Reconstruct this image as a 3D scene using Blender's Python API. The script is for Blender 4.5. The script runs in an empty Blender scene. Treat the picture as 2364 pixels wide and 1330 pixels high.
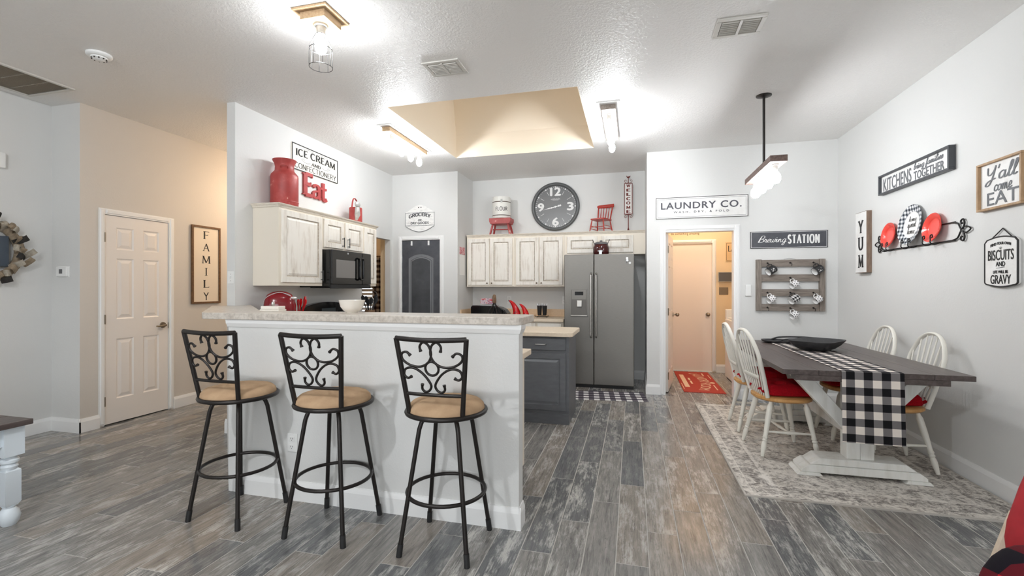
import bpy, bmesh, math, random
from mathutils import Matrix, Vector
PI = math.pi
SC = bpy.context.scene
COL = SC.collection
random.seed(7)

# ------------------------------------------------------------------ camera, world, exposure
CAM_H, CAM_YAW, FPX = 1.31, 0.2535, 1072.0
cam_data = bpy.data.cameras.new('camera')
cam_data.sensor_width = 36.0
cam_data.lens = FPX / 2364 * 36.0
cam_data.clip_start = 0.05
cam = bpy.data.objects.new('camera', cam_data)
cam.location = (0, 0, CAM_H)
cam.rotation_euler = (PI / 2, 0, CAM_YAW)
COL.objects.link(cam)
SC.camera = cam
world = bpy.data.worlds.new('world')
SC.world = world
world.use_nodes = True
world.node_tree.nodes['Background'].inputs[0].default_value = (0.86, 0.93, 1.0, 1)
world.node_tree.nodes['Background'].inputs[1].default_value = 2.2
SC.view_settings.view_transform = 'Standard'
SC.view_settings.look = 'None'
SC.cycles.max_bounces = 7
SC.cycles.diffuse_bounces = 5
SC.cycles.glossy_bounces = 3
SC.cycles.transmission_bounces = 4
SC.cycles.caustics_reflective = False
SC.cycles.caustics_refractive = False
SC.view_settings.gamma = 1.0
SC.view_settings.use_curve_mapping = False
SC.view_settings.exposure = 0.33
BULB = 160.0          # radiance of every clear white lamp bulb
COOL = (0.93, 0.965, 1.0)
def fill_light(x, w, e):      # added frontal fill: unseen area lights at two invented windows behind the camera
    l = bpy.data.lights.new('rear_fill', 'AREA'); l.shape = 'RECTANGLE'; l.size = w; l.size_y = 1.5
    l.energy = e; l.color = (0.95, 0.975, 1.0)
    o = bpy.data.objects.new('rear_fill', l); COL.objects.link(o)
    o.location = (x, -3.6, 1.6); o.rotation_euler = (PI/2, 0, 0)
fill_light(-3.0, 1.9, 10)
fill_light(.4, 1.9, 50)
WARM = (1.0, 0.70, 0.42)

# ------------------------------------------------------------------ mesh helpers
class MB:
    def __init__(s):
        s.v, s.f, s.M = [], [], None
    def add(s, vs, fs):
        b = len(s.v)
        if s.M is not None:
            vs = [s.M @ Vector(p) for p in vs]
        s.v += [tuple(p) for p in vs]
        s.f += [tuple(i + b for i in q) for q in fs]
        return s
    def box(s, x0, x1, y0, y1, z0, z1):
        return s.add([(x0,y0,z0),(x1,y0,z0),(x1,y1,z0),(x0,y1,z0),(x0,y0,z1),(x1,y0,z1),(x1,y1,z1),(x0,y1,z1)],
                     [(0,3,2,1),(4,5,6,7),(0,1,5,4),(1,2,6,5),(2,3,7,6),(3,0,4,7)])
    def rings(s, R, cap0=True, cap1=True, closed=False):
        n = len(R[0]); vs = [p for r in R for p in r]; fs = []
        m = len(R)
        for k in range(m if closed else m - 1):
            a, b = k * n, ((k + 1) % m) * n
            for i in range(n):
                j = (i + 1) % n
                fs.append((a + i, a + j, b + j, b + i))
        if not closed:
            if cap0: fs.append(tuple(range(n))[::-1])
            if cap1: fs.append(tuple((m - 1) * n + i for i in range(n)))
        return s.add(vs, fs)
    def tube(s, pts, r, n=8, closed=False, flat=None):
        pts = [Vector(p) for p in pts]; m = len(pts)
        rs = r if isinstance(r, (list, tuple)) else [r] * m
        R = []; nrm = None
        for i in range(m):
            a = pts[i - 1] if (i > 0 or closed) else pts[i]
            b = pts[(i + 1) % m] if (i < m - 1 or closed) else pts[i]
            t = (b - a).normalized()
            if nrm is None:
                up = Vector((0, 0, 1)) if abs(t.z) < .9 else Vector((1, 0, 0))
                if flat is not None: up = Vector(flat)
                nrm = (up - t * up.dot(t)).normalized()
            else:
                nrm = (nrm - t * nrm.dot(t))
                nrm = nrm.normalized() if nrm.length > 1e-6 else t.orthogonal().normalized()
            bi = t.cross(nrm)
            rr = rs[i]; ra, rb = rr if isinstance(rr, tuple) else (rr, rr)
            R.append([pts[i] + nrm * (ra * math.cos(2*PI*k/n)) + bi * (rb * math.sin(2*PI*k/n)) for k in range(n)])
        return s.rings(R, closed=closed)
    def cyl(s, p0, p1, r0, r1=None, n=14):
        return s.tube([p0, p1], [r0, r0 if r1 is None else r1], n)
    def turned(s, p0, p1, prof, n=10):
        p0, p1 = Vector(p0), Vector(p1)
        return s.tube([p0.lerp(p1, t) for t, _ in prof], [r for _, r in prof], n)
    def lathe(s, prof, n=24, c=(0, 0, 0), cap0=True, cap1=True):
        return s.rings([[(c[0] + r*math.cos(2*PI*k/n), c[1] + r*math.sin(2*PI*k/n), c[2] + z) for k in range(n)] for r, z in prof], cap0, cap1)
    def nest(s, x0, x1, z0, z1, prof, cap=True):
        # rectangle in the local XZ plane facing -Y; prof = (inset, y)
        R = [[(x0+i,y,z0+i),(x1-i,y,z0+i),(x1-i,y,z1-i),(x0+i,y,z1-i)] for i, y in prof]
        return s.rings(R, False, cap)
    def prism(s, poly, y0, y1):
        # outline in XZ (counter-clockwise seen from -Y), from y0 (front) to y1 (back)
        n = len(poly)
        vs = [(x, y0, z) for x, z in poly] + [(x, y1, z) for x, z in poly]
        fs = [tuple(range(n)), tuple(range(2*n-1, n-1, -1))] + [(i, i+n, (i+1)%n+n, (i+1)%n) for i in range(n)]
        return s.add(vs, fs)
    def slab(s, poly, z0, z1, inset=0):
        n = len(poly)
        vs = [(x, y, z0) for x, y in poly] + [(x, y, z1) for x, y in poly]
        fs = [tuple(range(n))[::-1], tuple(range(n, 2*n))] + [(i, (i+1)%n, (i+1)%n+n, i+n) for i in range(n)]
        return s.add(vs, fs)
    def sph(s, c, r, n=14, sc=(1,1,1)):
        h = n // 2; R = []
        for j in range(1, h):
            a = PI * j / h
            R.append([(c[0]+sc[0]*r*math.sin(a)*math.cos(2*PI*k/n), c[1]+sc[1]*r*math.sin(a)*math.sin(2*PI*k/n), c[2]-sc[2]*r*math.cos(a)) for k in range(n)])
        return s.rings(R)
    def build(s, name, mat, parent=None, smooth=None, bevel=0, seg=2):
        me = bpy.data.meshes.new(name)
        me.from_pydata(s.v, [], s.f)
        me.update()
        bm = bmesh.new(); bm.from_mesh(me)
        bmesh.ops.recalc_face_normals(bm, faces=bm.faces)
        bm.to_mesh(me); bm.free()
        if smooth:
            me.polygons.foreach_set('use_smooth', [True] * len(me.polygons))
            me.set_sharp_from_angle(angle=math.radians(smooth))
        if mat is not None: me.materials.append(mat)
        o = bpy.data.objects.new(name, me)
        COL.objects.link(o)
        if parent: o.parent = parent
        if bevel:
            b = o.modifiers.new('bevel', 'BEVEL'); b.width = bevel; b.segments = seg; b.limit_method = 'ANGLE'
            b.harden_normals = False
        return o

def box(name, mat, parent, x0, x1, y0, y1, z0, z1, bevel=0, seg=2):
    return MB().box(x0, x1, y0, y1, z0, z1).build(name, mat, parent, bevel=bevel, seg=seg)

def spl(pts, n=6, closed=False):
    P = [Vector(p) if len(p) == 3 else Vector((p[0], p[1], 0)) for p in pts]; out = []; m = len(P)
    for i in range(m if closed else m - 1):
        g = lambda k: P[k % m] if closed else P[min(max(k, 0), m - 1)]
        a, b, c, d = g(i-1), g(i), g(i+1), g(i+2)
        for k in range(n):
            t = k / n
            out.append(0.5*((2*b)+(c-a)*t+(2*a-5*b+4*c-d)*t*t+(3*b-a-3*c+d)*t**3))
    if not closed: out.append(P[-1])
    return out

def tag(o, label=None, cat=None, group=None, kind=None):
    if label: o['label'] = label
    if cat: o['category'] = cat
    if group: o['group'] = group
    if kind: o['kind'] = kind
    return o
def thing(name, label, cat, loc=(0,0,0), rotz=0, group=None):
    o = bpy.data.objects.new(name, None); COL.objects.link(o)
    o.empty_display_size = .05
    o.location = loc; o.rotation_euler = (0, 0, rotz)
    return tag(o, label, cat, group)
def copy_tree(o, parent=None):
    c = o.copy(); COL.objects.link(c); c.parent = parent
    for ch in [x for x in KIDS.get(o.name, [])]:
        copy_tree(ch, c)
    return c
KIDS = {}
def index_kids(root):
    KIDS.clear()
    for x in COL.objects:
        if x.parent: KIDS.setdefault(x.parent.name, []).append(x)
def dup(root, loc, rotz, label=None):
    index_kids(root)
    c = copy_tree(root); c.location = loc; c.rotation_euler = (0, 0, rotz)
    if label: c['label'] = label
    return c
def struct(name, mb, mat, parent=None, **k):
    o = mb.build(name, mat, parent, **k)
    if parent is None: o['kind'] = 'structure'
    return o

# ------------------------------------------------------------------ materials
def lin(c):
    return tuple(((x/255)/12.92 if x/255 <= .04045 else ((x/255+.055)/1.055)**2.4) for x in c) + (1,)
def newmat(name):
    m = bpy.data.materials.new(name); m.use_nodes = True
    nt = m.node_tree
    return m, nt, nt.nodes['Principled BSDF']
def mat(name, c, rough=.5, metal=0, coat=0, spec=.5):
    m, nt, p = newmat(name)
    p.inputs['Base Color'].default_value = lin(c); p.inputs['Roughness'].default_value = rough
    p.inputs['Metallic'].default_value = metal; p.inputs['Coat Weight'].default_value = coat
    p.inputs['Specular IOR Level'].default_value = spec
    return m
class G:
    def __init__(s, nt): s.nt = nt
    def n(s, t, **k):
        x = s.nt.nodes.new(t)
        for a, b in k.items(): setattr(x, a, b)
        return x
    def l(s, a, b): s.nt.links.new(a, b)
    def m(s, op, a, b=None, c=None, clamp=False):
        x = s.n('ShaderNodeMath', operation=op); x.use_clamp = clamp
        for i, q in enumerate((a, b, c)):
            if q is None: continue
            if isinstance(q, (int, float)): x.inputs[i].default_value = q
            else: s.l(q, x.inputs[i])
        return x.outputs[0]
    def ramp(s, fac, stops, const=False):
        x = s.n('ShaderNodeValToRGB'); r = x.color_ramp
        if const: r.interpolation = 'CONSTANT'
        while len(r.elements) < len(stops): r.elements.new(.5)
        for e, (p, c) in zip(r.elements, stops):
            e.position = p; e.color = lin(c)
        s.l(fac, x.inputs[0]); return x.outputs[0]
    def mapping(s, vec, scale=(1,1,1), loc=(0,0,0)):
        x = s.n('ShaderNodeMapping'); x.inputs['Scale'].default_value = scale; x.inputs['Location'].default_value = loc
        s.l(vec, x.inputs[0]); return x.outputs[0]
    def noise(s, vec, scale=5, detail=4, rough=.55, dist=0):
        x = s.n('ShaderNodeTexNoise'); x.inputs['Scale'].default_value = scale; x.inputs['Detail'].default_value = detail
        x.inputs['Roughness'].default_value = rough; x.inputs['Distortion'].default_value = dist
        s.l(vec, x.inputs['Vector']); return x.outputs[0]
    def mix(s, fac, a, b, mode='MIX'):
        x = s.n('ShaderNodeMix', data_type='RGBA', blend_type=mode)
        for i, q in ((0, fac), (6, a), (7, b)):
            if isinstance(q, (int, float)): x.inputs[i].default_value = q
            elif isinstance(q, tuple): x.inputs[i].default_value = q
            else: s.l(q, x.inputs[i])
        return x.outputs[2]
    def bump(s, h, p, strength=.2, dist=.01):
        x = s.n('ShaderNodeBump'); x.inputs['Strength'].default_value = strength; x.inputs['Distance'].default_value = dist
        s.l(h, x.inputs['Height']); s.l(x.outputs[0], p.inputs['Normal'])
    def obj(s): return s.n('ShaderNodeTexCoord').outputs['Object']
    def rnd(s): return s.n('ShaderNodeObjectInfo').outputs['Random']
    def xyz(s, v):
        x = s.n('ShaderNodeSeparateXYZ'); s.l(v, x.inputs[0]); return x.outputs
def nmat(name, stops, scale=(1,1,1), ns=5, detail=5, rough=.5, bump=0, bd=.005, metal=0, dist=0, nr=.6, spec=.5, coat=0, rand=False):
    m, nt, p = newmat(name); g = G(nt)
    v = g.obj()
    if rand:
        a = g.n('ShaderNodeVectorMath', operation='ADD'); g.l(v, a.inputs[0])
        g.l(g.m('MULTIPLY', g.rnd(), 37.0), a.inputs[1]); v = a.outputs[0]
    f = g.noise(g.mapping(v, scale), ns, detail, nr, dist)
    g.l(g.ramp(f, stops), p.inputs['Base Color'])
    p.inputs['Roughness'].default_value = rough; p.inputs['Metallic'].default_value = metal
    p.inputs['Specular IOR Level'].default_value = spec; p.inputs['Coat Weight'].default_value = coat
    if bump: g.bump(f, p, bump, bd)
    return m
def glow(name, c, s):
    m, nt, p = newmat(name)
    p.inputs['Base Color'].default_value = (1, 1, 1, 1)
    p.inputs['Emission Color'].default_value = tuple(c) + (1,); p.inputs['Emission Strength'].default_value = s
    return m
def check(name, axes, size, cols, off=(0, 0), rough=.8, stripes=False):
    m, nt, p = newmat(name); g = G(nt)
    o = g.xyz(g.obj())
    q = []
    for ax, of in zip(axes, off):
        q.append(g.m('FLOORED_MODULO', g.m('FLOOR', g.m('DIVIDE', g.m('ADD', o[ax], of), size)), 2))
    s = g.m('MULTIPLY', g.m('ADD', q[0], q[1]), .5)
    g.l(g.ramp(s, [(0, cols[0]), (.25, cols[1]), (.75, cols[2])], True), p.inputs['Base Color'])
    p.inputs['Roughness'].default_value = rough; p.inputs['Specular IOR Level'].default_value = .15
    g.bump(g.noise(g.obj(), 420, 2), p, .15, .002)
    return m
def paint(name, c, ns, bump, bd, rough=.6, detail=3, spec=.4):
    m, nt, p = newmat(name); g = G(nt)
    p.inputs['Base Color'].default_value = lin(c); p.inputs['Roughness'].default_value = rough
    p.inputs['Specular IOR Level'].default_value = spec
    geo = g.n('ShaderNodeNewGeometry').outputs['Position']
    f = g.noise(geo, ns, detail, .6, .4)
    f2 = g.ramp(f, [(.42, (0, 0, 0)), (.6, (255, 255, 255))])
    g.bump(f2, p, bump, bd)
    return m

M = {}
M['wall'] = paint('wall_paint', (221, 221, 219), 60, .12, .002, .55)
M['hallwall'] = paint('hall_paint_warm_lit', (213, 207, 199), 60, .12, .002, .6)  # wall paint made warmer: the hall lamp's warmth is put into the colour
M['ceil'] = paint('ceiling_texture', (236, 234, 231), 52, .4, .005, .4, 4)
M['well'] = paint('well_warm_light_tint', (245, 232, 212), 60, .1, .002, .6)  # cream tint stands in for warm accent light inside the well
M['cream'] = paint('warm_wall_paint', (236, 214, 178), 60, .1, .002, .6)
M['trim'] = mat('white_trim', (240, 240, 239), .35)
M['white'] = mat('white_plastic', (238, 238, 236), .35)
M['doorwhite'] = mat('white_door_paint', (238, 232, 226), .4)
M['black'] = mat('black_metal', (30, 29, 29), .42, .3)
M['bronze'] = mat('dark_bronze_metal', (44, 40, 38), .38, .5)
M['blackgloss'] = mat('black_gloss', (17, 18, 19), .12)
M['blackmatte'] = mat('black_matte', (32, 32, 33), .6)
M['steel'] = mat('brushed_steel', (196, 194, 190), .28, 1)
M['nickel'] = mat('satin_nickel', (150, 140, 126), .32, 1)
M['slate'] = nmat('slate_fridge', [(.3, (116, 113, 108)), (.7, (124, 121, 116))], (1, 1, 40), 20, 2, .38, metal=.55)
M['slatedark'] = mat('slate_recess', (98, 95, 91), .4, .4)
M['suede'] = nmat('tan_suede', [(.3, (176, 146, 116)), (.7, (192, 162, 130))], (1, 1, 1), 14, 4, .9, .05, spec=.1)
M['bartop'] = nmat('grey_laminate', [(.28, (158, 148, 138)), (.45, (192, 183, 172)), (.62, (214, 206, 196)), (.75, (184, 175, 165))], (1, 1, 1), 34, 8, .35, .03, .001, nr=.7)
M['ktop'] = nmat('tan_laminate', [(.3, (222, 204, 180)), (.7, (236, 220, 198))], (1, 1, 1), 60, 6, .35)
M['oakback'] = nmat('tan_backsplash', [(.3, (222, 190, 152)), (.7, (232, 204, 170))], (1, 1, 1), 40, 5, .4)
M['island'] = nmat('charcoal_paint', [(.3, (92, 94, 98)), (.7, (102, 104, 108))], (1, 1, 3), 9, 3, .38)
M['cabbody'] = mat('cream_cabinet_paint', (236, 227, 212), .45)
M['grout'] = mat('grout', (180, 176, 170), .8)
M['baseboard'] = M['trim']
M['whitewood'] = nmat('white_painted_wood', [(.25, (216, 214, 206)), (.5, (232, 231, 226)), (.8, (238, 238, 235))], (6, 6, 1), 3, 4, .45)
M['chairwhite'] = mat('antique_white_paint', (233, 230, 220), .4)
M['honey'] = nmat('honey_wood', [(.3, (196, 142, 82)), (.7, (220, 170, 108))], (2, 14, 2), 5, 5, .4)
M['redcloth'] = nmat('red_cloth', [(.3, (140, 10, 22)), (.7, (172, 18, 30))], (1, 1, 1), 90, 3, .9, .12, .002, spec=.1)
M['tablewood'] = nmat('dark_walnut_boards', [(.25, (58, 48, 46)), (.5, (80, 69, 66)), (.75, (98, 87, 83))], (14, 1, 14), 3.2, 6, .34, .05, .002, rand=True)
M['palletwood'] = nmat('grey_weathered_wood', [(.25, (104, 94, 86)), (.5, (130, 120, 111)), (.75, (152, 143, 134))], (1.5, 14, 14), 5, 6, .7, .15, .003, rand=True)
M['palletv'] = nmat('grey_weathered_stile', [(.25, (104, 94, 86)), (.5, (130, 120, 111)), (.75, (152, 143, 134))], (14, 14, 1.5), 5, 6, .7, .15, .003, rand=True)
M['framewood'] = nmat('brown_frame_wood', [(.3, (92, 64, 40)), (.7, (124, 90, 58))], (8, 8, 8), 5, 5, .5)
M['yumwood'] = nmat('brown_side_wood', [(.3, (112, 92, 78)), (.7, (140, 118, 100))], (14, 14, 2), 5, 5, .6)
M['oakframe'] = nmat('oak_frame_wood', [(.3, (160, 128, 94)), (.7, (188, 156, 120))], (9, 9, 3), 5, 5, .55)
M['lightwood'] = nmat('light_fixture_wood', [(.3, (170, 140, 106)), (.7, (200, 172, 136))], (14, 2, 14), 5, 5, .6)
M['greywood'] = nmat('grey_fixture_wood', [(.3, (122, 110, 102)), (.7, (160, 148, 138))], (14, 2, 14), 5, 5, .6)
M['pendwood'] = nmat('brown_pendant_wood', [(.3, (90, 72, 66)), (.7, (128, 106, 98))], (14, 2, 14), 5, 5, .6)
M['signwhite'] = nmat('sign_white', [(.3, (232, 230, 226)), (.6, (243, 242, 240))], (1, 1, 1), 9, 4, .5)
M['signcream'] = mat('sign_cream', (236, 232, 220), .5)
M['familyboard'] = mat('family_board', (232, 220, 202), .6)
M['ink'] = mat('black_ink', (38, 36, 36), .6)
M['greyink'] = mat('grey_ink', (112, 114, 118), .6)
M['charcoal'] = nmat('charcoal_board', [(.3, (66, 68, 74)), (.7, (82, 84, 90))], (1, 1, 1), 8, 4, .5)
M['letterwhite'] = mat('white_letter_paint', (236, 236, 234), .5)
M['redpaint'] = nmat('worn_red_paint', [(.3, (158, 56, 54)), (.55, (172, 66, 62)), (.63, (180, 78, 74)), (.66, (216, 156, 144))], (1, 1, 1), 9, 5, .45)
M['redgloss'] = mat('red_gloss', (196, 20, 24), .2)
M['redchair'] = mat('red_chair_paint', (178, 56, 44), .35)
M['coral'] = mat('coral_glaze', (236, 82, 72), .12)
M['darkred'] = mat('dark_red_gloss', (126, 16, 26), .15)
M['silver'] = mat('silver_plastic', (206, 208, 210), .3, .4)
M['galv'] = nmat('galvanised_metal', [(.3, (176, 176, 172)), (.7, (206, 206, 202))], (1, 1, 1), 30, 4, .45, metal=.4)
M['enamel'] = nmat('chipped_enamel', [(.0, (236, 234, 226)), (.66, (240, 238, 232)), (.72, (120, 104, 90))], (1, 1, 1), 26, 6, .4, nr=.75)
M['bowlblack'] = nmat('charcoal_dough_bowl', [(.3, (40, 40, 42)), (.7, (58, 58, 60))], (3, 3, 3), 8, 4, .55, .1)
M['ceramic'] = mat('cream_ceramic', (238, 232, 222), .2)
M['paper'] = mat('paper', (240, 238, 234), .7)
M['rustmetal'] = nmat('rust_red_metal', [(.3, (96, 34, 30)), (.7, (128, 50, 42))], (1, 1, 1), 30, 4, .6)
M['jar'] = mat('dark_berry_glass', (70, 26, 26), .08)
M['greyplastic'] = mat('grey_plastic', (96, 96, 98), .4)
M['slots'] = mat('dark_slot', (58, 52, 46), .8)
M['filter'] = mat('tan_filter', (196, 184, 164), .9)
M['steelvent'] = mat('vent_enamel', (206, 203, 196), .4)
M['plankdark'] = None

# cream cabinet doors brushed with a grey-brown glaze
def glaze():
    m, nt, p = newmat('glazed_cream_door'); g = G(nt)
    v = g.obj()
    a = g.n('ShaderNodeVectorMath', operation='ADD'); g.l(v, a.inputs[0]); g.l(g.m('MULTIPLY', g.rnd(), 31.0), a.inputs[1])
    f = g.noise(g.mapping(a.outputs[0], (9, 9, 1.3)), 2.6, 5, .6, .5)
    f2 = g.noise(a.outputs[0], 5, 3)
    h = g.m('ADD', g.m('MULTIPLY', f, .7), g.m('MULTIPLY', f2, .3))
    g.l(g.ramp(h, [(.30, (204, 195, 182)), (.42, (229, 222, 211)), (.50, (240, 235, 226)), (.8, (243, 239, 231))]), p.inputs['Base Color'])
    p.inputs['Roughness'].default_value = .45
    return m
M['glaze'] = glaze()
M['crown'] = nmat('crown_cream', [(.3, (214, 202, 184)), (.6, (238, 230, 217))], (3, 3, 30), 6, 4, .45)
M['groove2'] = nmat('glaze_groove', [(.3, (160, 148, 132)), (.7, (206, 197, 184))], (6, 6, 6), 6, 4, .5)

def plank_mat():
    m, nt, p = newmat('plank_tile'); g = G(nt)
    v = g.obj(); r = g.rnd()
    a = g.n('ShaderNodeVectorMath', operation='ADD'); g.l(v, a.inputs[0]); g.l(g.m('MULTIPLY', r, 53.0), a.inputs[1]); w = a.outputs[0]
    r2 = g.m('FRACT', g.m('MULTIPLY', r, 7.31)); r3 = g.m('FRACT', g.m('MULTIPLY', r, 13.7))
    grain = g.noise(g.mapping(w, (22, 1.6, 1)), 2.6, 9, .72, .25)
    base = g.ramp(grain, [(.28, (84, 82, 80)), (.42, (118, 116, 113)), (.55, (138, 135, 131)), (.72, (160, 156, 150))])
    warm = g.ramp(grain, [(.28, (92, 86, 81)), (.42, (126, 119, 112)), (.55, (146, 139, 131)), (.72, (168, 161, 152))])
    dark = g.ramp(grain, [(.28, (76, 77, 78)), (.45, (102, 103, 104)), (.6, (118, 119, 119)), (.75, (138, 137, 135))])
    c = g.mix(g.m('GREATER_THAN', r2, .58), base, warm)
    c = g.mix(g.m('GREATER_THAN', r3, .66), c, dark)
    patch = g.m('ADD', g.m('MULTIPLY', g.noise(g.mapping(w, (10, 3.0, 1)), 1.5, 9, .74, .12), .72), g.m('MULTIPLY', g.noise(g.mapping(w, (60, 5, 1)), 2.2, 4, .6), .28))
    pf = g.m('MULTIPLY', g.ramp(patch, [(.49, (0, 0, 0)), (.60, (255, 255, 255))]), g.m('ADD', .12, g.m('MULTIPLY', r, .75)))
    c = g.mix(pf, c, lin((212, 209, 203)))
    crack = g.noise(g.mapping(w, (26, 1.1, 1)), 1.7, 4, .5, 1.2)
    cf = g.ramp(crack, [(.485, (0, 0, 0)), (.5, (255, 255, 255)), (.515, (0, 0, 0))])
    c = g.mix(g.m('MULTIPLY', cf, .5), c, lin((52, 50, 49)))
    g.l(c, p.inputs['Base Color'])
    g.l(g.ramp(grain, [(.3, (130, 130, 130)), (.7, (100, 100, 100))]), p.inputs['Roughness'])
    p.inputs['Roughness'].default_value = .4
    g.bump(grain, p, .12, .003)
    return m
M['plank'] = plank_mat()

def rug_mat():
    m, nt, p = newmat('distressed_rug'); g = G(nt)
    v = g.obj(); o = g.xyz(v)
    f = g.noise(g.mapping(v, (3.4, 3.0, 1)), 3.6, 9, .8, .9)
    f2 = g.noise(g.mapping(v, (6, 15, 1)), 4.5, 8, .8, .6)
    f3 = g.noise(g.mapping(v, (1, 1, 1)), 1.6, 3)
    h = g.m('ADD', g.m('MULTIPLY', f, .6), g.m('MULTIPLY', f2, .4))
    # border bands
    ax = g.m('ABSOLUTE', o[0]); ay = g.m('ABSOLUTE', o[1])
    d = g.m('MINIMUM', g.m('SUBTRACT', .755, ax), g.m('SUBTRACT', 1.2, ay))
    band = g.ramp(d, [(0, (120, 120, 120)), (.05, (150, 150, 150)), (.055, (92, 92, 92)), (.17, (92, 92, 92)), (.18, (150, 150, 150)), (.21, (122, 122, 122))], True)
    bb = g.m('MULTIPLY', g.m('SUBTRACT', band, .2), .25)
    h = g.m('ADD', h, bb)
    c = g.ramp(h, [(.40, (104, 100, 99)), (.465, (164, 159, 154)), (.50, (214, 209, 202)), (.57, (236, 232, 225))])
    c = g.mix(g.m('MULTIPLY', f3, .25), c, lin((176, 160, 142)))
    g.l(c, p.inputs['Base Color']); p.inputs['Roughness'].default_value = .95; p.inputs['Specular IOR Level'].default_value = .1
    g.bump(g.noise(v, 260, 2), p, .25, .004)
    return m
M['rug'] = rug_mat()
BW = ((236, 226, 216), (118, 114, 114), (24, 23, 26))
M['runner_drop'] = None
M['gmat'] = check('gingham_mat', (0, 1), .062, ((236, 234, 232), (112, 108, 114), (62, 56, 66)))
M['grun'] = check('gingham_runner', (0, 1), .05, BW, (.0, .0))
M['grunv'] = check('gingham_runner_drop', (0, 2), .05, BW)
M['gmug'] = check('gingham_mug', (0, 2), .016, ((238, 236, 234), (150, 148, 148), (34, 34, 36)), rough=.25)
M['gplate'] = check('gingham_plate', (0, 2), .017, ((240, 240, 240), (150, 154, 160), (56, 60, 68)), rough=.2)
M['gcurt'] = check('gingham_curtain', (0, 2), .045, ((228, 222, 216), (128, 114, 108), (58, 46, 46)))
M['plaid'] = check('red_black_plaid', (0, 2), .07, ((176, 30, 38), (92, 20, 30), (22, 18, 26)))
M['velvet'] = nmat('red_velvet', [(.3, (150, 16, 28)), (.7, (186, 28, 40))], (1, 1, 1), 6, 4, .7, .1, .01)
def dots():
    m, nt, p = newmat('polka_dot_glaze'); g = G(nt)
    o = g.xyz(g.obj())
    an = g.m('MULTIPLY', g.m('ARCTAN2', o[1], o[0]), 9 / (2 * PI))
    z = g.m('DIVIDE', o[2], .024)
    row = g.m('FLOORED_MODULO', g.m('FLOOR', z), 2)
    du = g.m('SUBTRACT', g.m('FRACT', g.m('ADD', g.m('ADD', an, 20), g.m('MULTIPLY', row, .5))), .5)
    dz = g.m('SUBTRACT', g.m('FRACT', g.m('ADD', z, 20)), .5)
    d = g.m('ADD', g.m('MULTIPLY', du, du), g.m('MULTIPLY', dz, dz))
    g.l(g.ramp(d, [(0, (30, 30, 32)), (.045, (242, 240, 240))], True), p.inputs['Base Color'])
    p.inputs['Roughness'].default_value = .2
    return m
M['dots'] = dots()
def glass():
    m, nt, p = newmat('clear_glass')
    p.inputs['Base Color'].default_value = (1, 1, 1, 1); p.inputs['Transmission Weight'].default_value = 1
    p.inputs['Roughness'].default_value = .02; p.inputs['IOR'].default_value = 1.1
    return m
M['glass'] = glass()
M['bulb'] = glow('bulb_glow', COOL, BULB)
M['pendbulb'] = glow('pendant_bulb_glow', COOL, BULB*.56)
M['lampwarm'] = glow('warm_lamp_glow', (1.0, .79, .60), 80)
M['lamphall'] = glow('hall_lamp_glow', (1.0, .74, .50), 66)
M['lampside'] = glow('side_lamp_glow', (1.0, .80, .60), 34)
M['stripbulb'] = glow('strip_bulb_glow', COOL, BULB*.66)
M['livbulb'] = glow('living_bulb_glow', COOL, BULB*9)
M['fillcool'] = glow('cool_fill_glow', COOL, 7)  # used only by the added fill domes

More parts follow.
